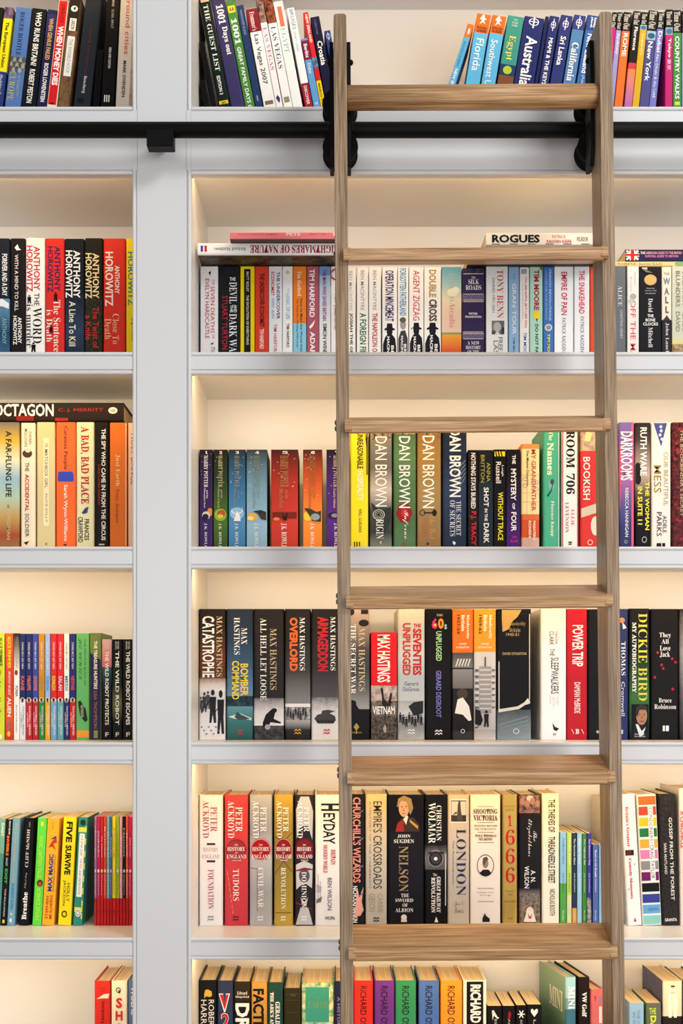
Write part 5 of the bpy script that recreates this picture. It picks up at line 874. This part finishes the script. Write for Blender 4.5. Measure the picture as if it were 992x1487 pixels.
# ======== fifth shelf, behind the ladder
B(4, 499, 529.8, YT - 1, '19191d', 'black hardback with salmon capitals and flash shapes', t("CHURCHILL'S WIZARDS", 'd8887c', .44, .82, 1158, 1282, 'b'), t('NICHOLAS RANKIN', 'ecebea', .44, .66, 1287, 1340, 'b'), p('dca49c', (.5, 1332), (.66, 1290), (.74, 1304), (.94, 1288), (.86, 1310), (.95, 1322), (.8, 1330)), [p('5a6a7c', (.72, 1180 + 40 * k), (.94, 1176 + 40 * k), (.94, 1178 + 40 * k), (.72, 1182 + 40 * k)) for k in range(4)], hard=True)
B(4, 530.8, 562, YT - 1, ('g', 'c8b27c', 'c4b8a0', 'b8b2a8', 'b4b0ac'), 'grey-beige hardback with spaced dark title capitals', t("EMPIRE'S CROSSROADS", '3f3834', .36, .78, 1164, 1291, 's'), t('A HISTORY OF THE CARIBBEAN', '7f7466', .16, .26, 1164, 1290, 's'), t('CARRIE', 'a09670', .56, .82, 1298, 1325, 's'), t('GIBSON', 'a09670', .14, .46, 1298, 1324, 's'), waves('1e1c1a', .5, 1335, .14, 4), hard=True)
B(4, 563.6, 616, YT - .4, '17161e', 'broad black hardback with a painted head and shoulders', r('0f0e12', .05, .95, 1156, 1208), p('3a2a24', (.2, 1208), (.28, 1194), (.44, 1186), (.72, 1188), (.86, 1198), (.88, 1208)), p('8f2a2a', (.2, 1208), (.26, 1196), (.42, 1190), (.44, 1208)), p('d8d2c0', (.42, 1190), (.5, 1198), (.56, 1186), (.52, 1184)), p('b08a4a', (.6, 1190), (.84, 1200), (.82, 1204), (.6, 1194)), e('c89a76', .44, 1174, .145, 12.5), p('8f7650', (.24, 1172), (.28, 1160), (.44, 1155.5), (.64, 1160), (.7, 1174), (.62, 1184), (.56, 1176), (.52, 1165), (.36, 1163), (.28, 1172)), e('4a3226', .38, 1172, .02, 1), e('4a3226', .5, 1171.5, .02, 1), p('a8744e', (.43, 1172), (.4, 1178), (.46, 1178)), r('8f4a3c', .39, .48, 1181, 1182.2), t('JOHN', 'f2f0f0', .26, .62, 1212, 1217, 'r', 'h'), t('SUGDEN', 'f2f0f0', .16, .72, 1219, 1224.6, 'r', 'h'), t('NELSON', 'a08a64', .3, .56, 1229, 1295, 'r'), t('THE', 'e6e4e6', .36, .58, 1298, 1303, 'r', 'h'), t('SWORD', 'e6e4e6', .2, .7, 1305, 1310, 'r', 'h'), t('OF', 'e6e4e6', .4, .55, 1312, 1317, 'r', 'h'), t('ALBION', 'e6e4e6', .2, .7, 1319, 1324.6, 'r', 'h'), e('d8d6d6', .44, 1332, .08, 4), r('d0cece', .36, .52, 1335, 1339), hard=True)
B(4, 617, 649.6, YT - .4, '121215', 'black hardback with a steam engine front', t('CHRISTIAN', 'ecebea', .52, .74, 1170, 1221, 'r'), t('WOLMAR', 'f2f0f0', .16, .48, 1166, 1225, 'r'), e('55555a', .48, 1247, .4, 14, 26), ring('8a8a90', .48, 1247, .36, 12.6, .12, 26), ring('1c1c20', .48, 1247, .28, 9.6, .16, 26), e('3a3a40', .48, 1247, .2, 7), e('e8e8ea', .48, 1247, .08, 2.6), r('2a2a2e', .14, .84, 1237, 1240), r('55555a', .06, .92, 1259, 1262), t('The', 'e0dede', .36, .54, 1268, 1272, 'r', 'h'), t('GREAT RAILWAY', 'e6e4e4', .52, .7, 1273, 1325, 'R'), t('REVOLUTION', 'e6e4e4', .28, .46, 1274, 1325, 'R'), p('e8e8e8', (.42, 1339), (.5, 1331), (.6, 1339)), r('c8c8cc', .9, .94, 1240, 1315), bands=[(1228, ('gs', '2a2a2e', '77777c', '55555a')), (1263, '121215')], hard=True)
B(4, 650.2, 681.8, YT - .4, ('gs', 'c4b090', 'c0b6aa', 'b8b2ac', 'c4bcb2'), 'stone grey hardback with statue photo and tall navy title', r('efe9e0', .13, .88, 1161, 1195), r('3a332e', .15, .86, 1162.5, 1193.5), r('c8c0b8', .17, .84, 1164, 1184), p('4a443f', (.42, 1192), (.46, 1170), (.5, 1164), (.58, 1164), (.62, 1180), (.7, 1192)), p('5a544e', (.2, 1184), (.4, 1178), (.44, 1182)), t('LONDON', '2e3050', .4, .84, 1204, 1301, 'r'), t('The Autobiography', '6f6a70', .2, .3, 1220, 1285, 's'), t('Jon E.', '6a645c', .3, .74, 1309, 1317, 'k', 'h'), t('Lewis', '6a645c', .3, .74, 1317, 1326, 'k', 'h'), hard=True)
B(4, 683, 727, YT - .4, ('g', 'ecdcc0', 'e9e2dc', 'e6e2e2'), 'broad cream hardback with an oval cameo silhouette', [r('5a4c48', .24, .78, y, y + .7) for y in (1171, 1194.5, 1208.5, 1223.5, 1290, 1309)], t('SHOOTING', '4a3c3a', .1, .9, 1175, 1182, 'R', 'h'), t('VICTORIA', '4a3c3a', .1, .9, 1184, 1192, 'R', 'h'), t('MADNESS, MAYHEM', '7a6c68', .14, .88, 1198, 1201, 's', 'h'), t('AND THE MONARCHY', '7a6c68', .14, .86, 1202.6, 1205.4, 's', 'h'), t('PAUL THOMAS', '4a3c3a', .16, .86, 1212, 1215.6, 'R', 'h'), t('MURPHY', '4a3c3a', .28, .74, 1217, 1220.6, 'R', 'h'), e('26221f', .5, 1257, .28, 16, 30), e('e6dfd8', .5, 1257, .26, 14.8, 30), p('1e1b1c', (.3, 1268), (.42, 1263), (.6, 1263), (.7, 1268), (.6, 1272), (.4, 1272)), e('8a827e', .5, 1254, .1, 7), p('55504e', (.4, 1252), (.42, 1246), (.54, 1244), (.6, 1248), (.52, 1251), (.46, 1258)), t('A stranger history', '7a6c68', .22, .78, 1295, 1297.6, 's', 'h'), t('of an age', '7a6c68', .32, .68, 1299, 1301.6, 's', 'h'), p('1e1c1e', (.4, 1339), (.4, 1334), (.48, 1326), (.52, 1330), (.64, 1334), (.64, 1339)), hard=True)
B(4, 729.8, 751.8, YT - .4, 'm:b79a50', 'gold hardback with four stacked red numerals', t('REBECCA', '7a6430', .12, .88, 1170, 1172.4, 'r', 'h'), t('RIDEAL', '7a6430', .2, .8, 1175, 1177.4, 'r', 'h'), t('1', 'b8242c', .36, .6, 1184, 1200, 'R', 'h'), [t('6', 'b8242c', .2, .82, a, a + 22, 'r', 'h') for a in (1205, 1232.5, 1260)], t('PLAGUE', '6a5a2c', .2, .8, 1293, 1295.4, 'r', 'h'), t('WAR', '6a5a2c', .36, .66, 1298, 1300.4, 'r', 'h'), t('HELLFIRE', '6a5a2c', .12, .88, 1308, 1310.4, 'r', 'h'), t('JOHN', '6a5a2c', .32, .7, 1333, 1335.4, 'r', 'h'), hard=True)
B(4, 754.2, 785, YT - .4, '1b1b20', 'black hardback with script title and figures at both ends', e('c8b0a0', .5, 1160, .16, 5), [e('9a7468', .14 + .24 * k, 1164 + 3 * (k % 2), .12, 5) for k in range(4)], t('The', 'd8d4d8', .66, .84, 1207, 1222, 'k'), t('Elizabethans', 'd8d4d8', .34, .6, 1190, 1244, 'k'), t('A. N.', 'f0eeee', .54, .76, 1264, 1282, 's'), t('WILSON', 'f0eeee', .24, .46, 1258, 1290, 's'), e('d8d0ca', .5, 1324, .18, 7), p('e0d8d2', (.2, 1339), (.36, 1322), (.64, 1322), (.8, 1339)), p('b03a34', (.4, 1326), (.5, 1332), (.6, 1326), (.56, 1334), (.44, 1334)), bands=[(1155, ('n', '3a2a30', '9a7468', 120)), (1181, '1b1b20'), (1290, ('g', '1b1b20', '6a6468')), (1298, ('n', '4a4448', '8a827e', 200)), (1314, ('n', '4a3c34', '9a8474', 120))], hard=True)
B(4, 787, 812.4, YT - 2, ('g', 'ecdcb4', 'e6dfcc', 'e3ded2'), 'cream hardback with one tall line of dark capitals', t('THE THIEVES OF', '3f3a36', .36, .76, 1161, 1209, 'b'), t('THREADNEEDLE STREET', '3f3a36', .36, .76, 1215, 1283, 'b'), t('NICHOLAS BOOTH', '7a7266', .44, .76, 1291, 1330, 'b'), hard=True)
thin = [(813.4, 822.6, 1209, '86b6d8', [(1283, '4f9a4c')], 'thin pale blue paperback with a green lower part', 'Through and a Squirrel'), (823.2, 830.4, 1209.6, 'a9cc64', [(1300, 'c4cfa4')], 'thin lime green paperback', 'Monkey Puzzle'), (831, 837.8, 1210, '2c3656', [(1319, 'd0983c')], 'thin navy paperback with an orange foot', 'The Smartest Giant'), (838.2, 845.2, 1210, '8fbfdc', [], 'thin sky-blue paperback', 'Charlie Cook'), (845.6, 852, 1210.6, '3f7f34', [], 'thin leaf green paperback', 'The Highway Rat'), (852.4, 859.2, 1210.4, '373a94', [(1304, ('n', '26262c', 'b8b8bc', 120))], 'thin violet-blue paperback', 'The Detective Dog'), (861, 869.2, 1227, '4f66ac', [], 'shorter blue paperback', 'Room on the Broom'), (869.8, 880, 1228, '7fb2d4', [], 'short pale blue paperback by the ladder upright', 'Tiddler')]
for (a, b_, yt, c, bd_, look, tt) in thin:
    B(4, a, b_, yt, c, look, t(tt, 'eef2f4' if c != '86b6d8' else '3a5c88', .34, .7, yt + 8, yt + 46, 's'), t('Julia Donaldson', 'dfe6ea' if c not in ('86b6d8', 'a9cc64') else '3f5c4c', .36, .64, 1268, 1296, 's'), t('Macmillan', 'd8e0e4', .38, .6, 1322, 1337, 's'), bands=bd_, dep=.17, hard=False)
B(4, 881.5, 899, 1163, 'd8d2c4', 'tall pale book set back behind the ladder upright', r('8fa4a8', .05, .95, 1168, 1174), r('d0b068', .05, .95, 1180, 1190), dep=.16)

# ======== fifth shelf, right of the ladder
Y4 = 1345
B(4, 912, 932.8, 1154, 'ecebee', 'white hardback with bold crimson lettering, tipped left', t("Britain's Greatest", 'b82438', .26, .5, 1172, 1230, 'R'), r('26221f', .1, .7, 1235, 1243), r('6a1a20', .2, .5, 1236, 1242), t('Comedy Moments', 'b82438', .26, .5, 1247, 1306, 'R'), p('8a8a90', (.7, 1254), (.74, 1256), (.7, 1258), (.66, 1256)), p('8a8a90', (.2, 1290), (.24, 1292), (.2, 1294), (.16, 1292)), p('b8303c', (.42, 1339), (.52, 1333), (.62, 1339)), dx=-10.6, yr=Y4, hard=True)
stripes = [('b0642c', 1157), ('d84430', 1172), ('e0b82c', 1188), ('1f7040', 1203.5), ('dca03c', 1219.5), ('d07ab0', 1235), ('84868a', 1251), ('6a1f60', 1267), ('161518', 1283), ('343f94', 1299), ('62a0d4', 1314.5), ('84c4bc', 1330)]
B(4, 933.4, 961.6, 1154.6, 'efece6', 'white hardback striped with bars of many colours', [r(c, .05, .95, y, y + 12.6) for (c, y) in stripes], r('f2f0ee', .52, .78, 1171, 1281), t('LONDONERS', '4a4a4e', .55, .74, 1175, 1222, 's'), e('4a4a4e', .65, 1225, .03, .8), t('CRAIG TAYLOR', '4a4a4e', .55, .74, 1228, 1277, 's'), t('GRANTA', '2f5a80', .32, .86, 1319, 1323, 'r', 'h'), dx=-8.4, yr=Y4, hard=True)
B(4, 962.4, 987, 1153.4, ('n', '1c1b1c', '2f2d2e', 160), 'black hardback with faint twisting lines and white capitals', t('GOSSIP FROM', 'e8e6e2', .56, .76, 1188, 1248, 's'), t('THE FOREST', 'e8e6e2', .56, .76, 1252, 1308, 's'), t('SARA MAITLAND', 'd8d4d0', .22, .38, 1225, 1270, 's'), t('GRANTA', 'e6e4e0', .14, .86, 1334, 1338.4, 'b', 'h'), dx=-6.2, yr=Y4, hard=True)
B(4, 988, 1024, 1145, 'd8d0cc', 'tall pale pink hardback at the edge of the picture', t('A CHRONICLE', 'b83048', .04, .2, 1178, 1232, 'b'), dx=-2, yr=Y4, hard=True)

# ======== bottom shelf, left bay
B(5, 136.8, 160.6, 1425, 'c9302a', 'red hardback with black boards and a white paper dart', t('DANIEL', '7f1c1c', .3, .7, 1434.4, 1436.6, 's', 'h'), t('KAHN', '7f1c1c', .36, .64, 1438, 1440, 's', 'h'), p('d8d4cc', (.14, 1451), (.6, 1444), (.94, 1443), (.86, 1450), (.5, 1450)), t('Thinking', '3a1010', .42, .66, 1454, 1487, 'r', 'u'), t('Fast and Slow', '3a1010', .42, .66, 1490, 1560, 'r', 'u'), hard=True, sides=('1a1412', '1a1412'))
B(5, 161.4, 184.8, 1424.4, 'efe6d6', 'cream hardback with huge red stacked capitals', ring('2a2624', .45, 1438, .16, 4, .3), p('2a2624', (.45, 1437), (.6, 1440), (.5, 1444)), t('S', 'c8322c', .3, .7, 1449, 1464, 'h', 'h'), t('H', 'c8322c', .28, .72, 1468, 1482, 'h', 'h'), t('O', 'c8322c', .28, .72, 1486, 1500, 'h', 'h'), t('E', 'c8322c', .28, .72, 1504, 1518, 'h', 'h'), hard=True)
B(5, 185.8, 208, 1424, '55689c', 'dusty blue hardback half hidden by the pillar', t('WOLFIE', 'e4e8f2', .2, .5, 1433, 1474, 'b'), hard=True)

# ======== bottom shelf, between the pillar and the ladder
B(5, 289, 314.6, 1424, '151619', 'black hardback with a small golden animal', p('d0a83c', (.3, 1443), (.36, 1438), (.5, 1437), (.72, 1440), (.74, 1446), (.64, 1448), (.4, 1447), (.3, 1450)), t('ROBERT', 'd8d8dc', .54, .86, 1452, 1497, 's'), t('HARRIS', 'd8d8dc', .1, .44, 1452, 1497, 's'), t('PRECIPICE', 'cfa83c', .3, .7, 1505, 1590, 's'), hard=True)
B(5, 315.6, 338.8, 1424.6, ('g', '2a3450', '2c3c60', '3a5078', '3a5078'), 'dark blue hardback with red numerals edged in white', p('e8e0e0', (.08, 1443), (.8, 1443), (.5, 1470), (.42, 1470)), p('b82a30', (.14, 1444.5), (.72, 1444.5), (.47, 1467)), p('2c3c60', (.36, 1443), (.54, 1443), (.47, 1458)), t('2', 'e8e0e0', .22, .78, 1471, 1494, 'h', 'h'), t('2', 'b82a30', .25, .75, 1472, 1493, 'b', 'h'), hard=True)
B(5, 339.6, 364, 1426, '2a2320', 'dark brown hardback with giant white capitals', t('Edward', 'e8e4e0', .2, .8, 1440, 1444.6, 'r', 'h'), t('Slingerland', 'e8e4e0', .1, .92, 1446, 1450, 'r', 'h'), t('DRUNK', 'f4f2ee', .08, .92, 1457, 1560, 'h'), bands=[(1454, '1c1716')], hard=True)
B(5, 365, 388.2, 1427, 'c08f42', 'ochre hardback with tall black capitals', t('FACTFULNESS', '1c1814', .1, .8, 1436, 1560, 'h'), hard=True)
B(5, 388.8, 411, 1427, '20423c', 'bottle green hardback with white serif capitals', t('GERALD DURRELL', 'f0f0ec', .5, .8, 1455, 1530, 'R'), t("THE ARK'S ANNIVERSARY", 'f0f0ec', .16, .4, 1441, 1530, 'R'), hard=True)
B(5, 412.2, 437, 1435.4, '2c2a18', 'dark olive hardback lower than its neighbours', [r('45432c', .15, .85, y, y + .8) for y in (1443, 1452, 1470)], t('NATURAL', '6a6648', .4, .7, 1444, 1447, 'r', 'h'), hard=True)
B(5, 438, 484.6, 1427.4, ('n', '3f8a54', 'd8d8b0', 70), 'wide green hardback with a turquoise panel', r('3a8f80', .12, .86, 1434, 1484), r('6aa890', .13, .85, 1433.4, 1434.2), r('6aa890', .13, .85, 1484, 1485), t('EARTH', '6f8f5c', .2, .8, 1454, 1464, 'r', 'h'), t('THE', '6f8f5c', .44, .56, 1448, 1451, 'r', 'h'), hard=True)
B(5, 485.8, 506, 1425.4, '1c2348', 'navy hardback partly behind the ladder upright', t('A HISTORY OF TREES', '9a86b0', .2, .4, 1448, 1540, 's'), hard=True)

# ======== bottom shelf, behind the ladder
osm = [(514, 542, 'd42f2a', 'red', 'c'), (543.8, 573, '68358a', 'purple', 'c'), (574.2, 604.6, '34895c', 'green', 'c'), (608, 638.2, '4a6cb0', 'blue', 'c'), (639.8, 671.4, 'f0922e', 'orange', 'c')]
for (a, b_, c, nm, q) in osm:
    B(5, a, b_, 1424.6, c, '%s hardback with a black author name' % nm, t('RiCHARD OSMAN', '22161a', .32, .66, 1432, 1512, 's'), hard=True)
B(5, 672.8, 706.8, 1424, 'f0ebe4', 'black and white hardback with a thick white author name', r('171518', .14, .86, 1425.5, 1612), t('RiCHARD OSMAN', 'f6f2ee', .3, .76, 1430, 1535, 'h'), hard=True)
B(5, 708, 729, 1461, '151417', 'small black paperback with a white shoe', p('e8e4e0', (.3, 1468), (.42, 1467), (.7, 1477), (.82, 1478), (.7, 1480), (.44, 1475), (.36, 1482)), t('ELLE', 'c8c4c0', .5, .64, 1480, 1500, 's'))
B(5, 730, 748.2, 1461, '151417', 'small black paperback with a dark red feather', p('8a2030', (.4, 1478), (.5, 1468), (.7, 1472), (.62, 1480), (.5, 1484)), t('ALEX', 'b0a8a8', .44, .6, 1480, 1500, 's'))
B(5, 749.6, 764.6, 1460, '151417', 'small black paperback with a white snowflake', [p('f0f0f0', (.5 + .36 * math.cos(a) - .05 * math.sin(a), 1473 + 6 * math.sin(a) + .7 * math.cos(a)), (.5 - .36 * math.cos(a) - .05 * math.sin(a), 1473 - 6 * math.sin(a) + .7 * math.cos(a)), (.5 - .36 * math.cos(a) + .05 * math.sin(a), 1473 - 6 * math.sin(a) - .7 * math.cos(a)), (.5 + .36 * math.cos(a) + .05 * math.sin(a), 1473 + 6 * math.sin(a) - .7 * math.cos(a))) for a in (0, 1.05, 2.1)], t('SOPHIE', 'c8c4c0', .4, .6, 1481, 1505, 's'))
B(5, 765.4, 786.8, 1459, '151417', 'small black paperback with a white heart', p('f4f0ee', (.5, 1477), (.26, 1470), (.26, 1466.4), (.36, 1465), (.5, 1468), (.64, 1465), (.74, 1466.4), (.74, 1470)), t('LIZ', 'c8c4c0', .44, .6, 1481, 1500, 's'))
mini = B(5, 821.4, 837.4, 1419.4, '8fc0d8', 'tall pale blue book with a green cover showing', t('MINI', 'f6f8fa', .24, .84, 1433, 1466, 'R'), bands=[(1450, '6a9cba'), (1466, '3a6c88')], hard=True, dep=.168, yaw=.16, sides=(('g', '8fb09a', '7aa08c', '3f6a4c', '2a4a34', '2a4a34'), None))
B(5, 840.2, 857.2, 1419.4, '1a1518', 'tall black book with two white letters and a name', t('VW Golf', 'f4f2f0', .3, .7, 1441, 1477, 'R'), hard=True, dep=.165, yaw=.13)
B(5, 858.2, 878, 1437, 'c0636a', 'rose pink book beside the ladder upright', r('8f6a9a', .62, .8, 1446, 1458), r('e8c8c8', .6, .82, 1462, 1486), p('8a4a54', (.2, 1445), (.4, 1448), (.3, 1456)), hard=True, yaw=.12, dep=.16)

# ======== bottom shelf, right of the ladder
B(5, 914, 935.2, 1456.6, '8db4dc', 'pale blue paperback with faded lettering', t('THE CITY', '6a8fb8', .52, .74, 1466, 1500, 'b'), t('IN WATER', '6a8fb8', .22, .42, 1470, 1510, 'b'))
B(5, 938.6, 960.4, 1456.8, '5c645f', 'grey-green paperback with lime capitals', t('THE', 'b4d63a', .2, .66, 1464, 1473, 'b', 'h'), t('DARK', 'c8dc3c', .28, .66, 1475, 1515, 'h'), sides=('5a9a2c', '5a9a2c'))
B(5, 962.8, 991.4, 1425, 'd8ceb8', 'tall cream hardback with a figure in white overalls', e('c0b49c', .5, 1433, .1, 3), r('1c1a1a', .4, .6, 1431.6, 1433.6), p('efe8d8', (.3, 1437), (.7, 1437), (.78, 1456), (.7, 1478), (.56, 1478), (.5, 1458), (.44, 1478), (.28, 1478), (.22, 1456)), r('c8bca4', .38, .62, 1440, 1443), r('a89c88', .44, .46, 1444, 1452), bands=[(1476, '26221f')], hard=True, dep=.165, yaw=.015, sides=(('n', '3f4a7c', '5a5c70', 40), None))
B(5, 992.4, 1020, 1426, '2b2f3c', 'dark hardback cut off by the picture edge', hard=True)

# the side of the tall pale blue book carries its title too
V, F = glyphs('MINI', 'R')
hw = (837.4 - 821.4) * U * (D + SB) / D / 2
z1 = 1.30 + (CY - 1436) * U * (D + SB) / D - mini.location.z
me = bpy.data.meshes.new('cover_lettering')
me.from_pydata([(-hw - 0.0003, 0.100 - 0.082 * q[0], z1 - 0.050 + 0.040 * q[1]) for q in V], [], F)
link('cover_lettering', me, mini, [flat('e8ecdc')])
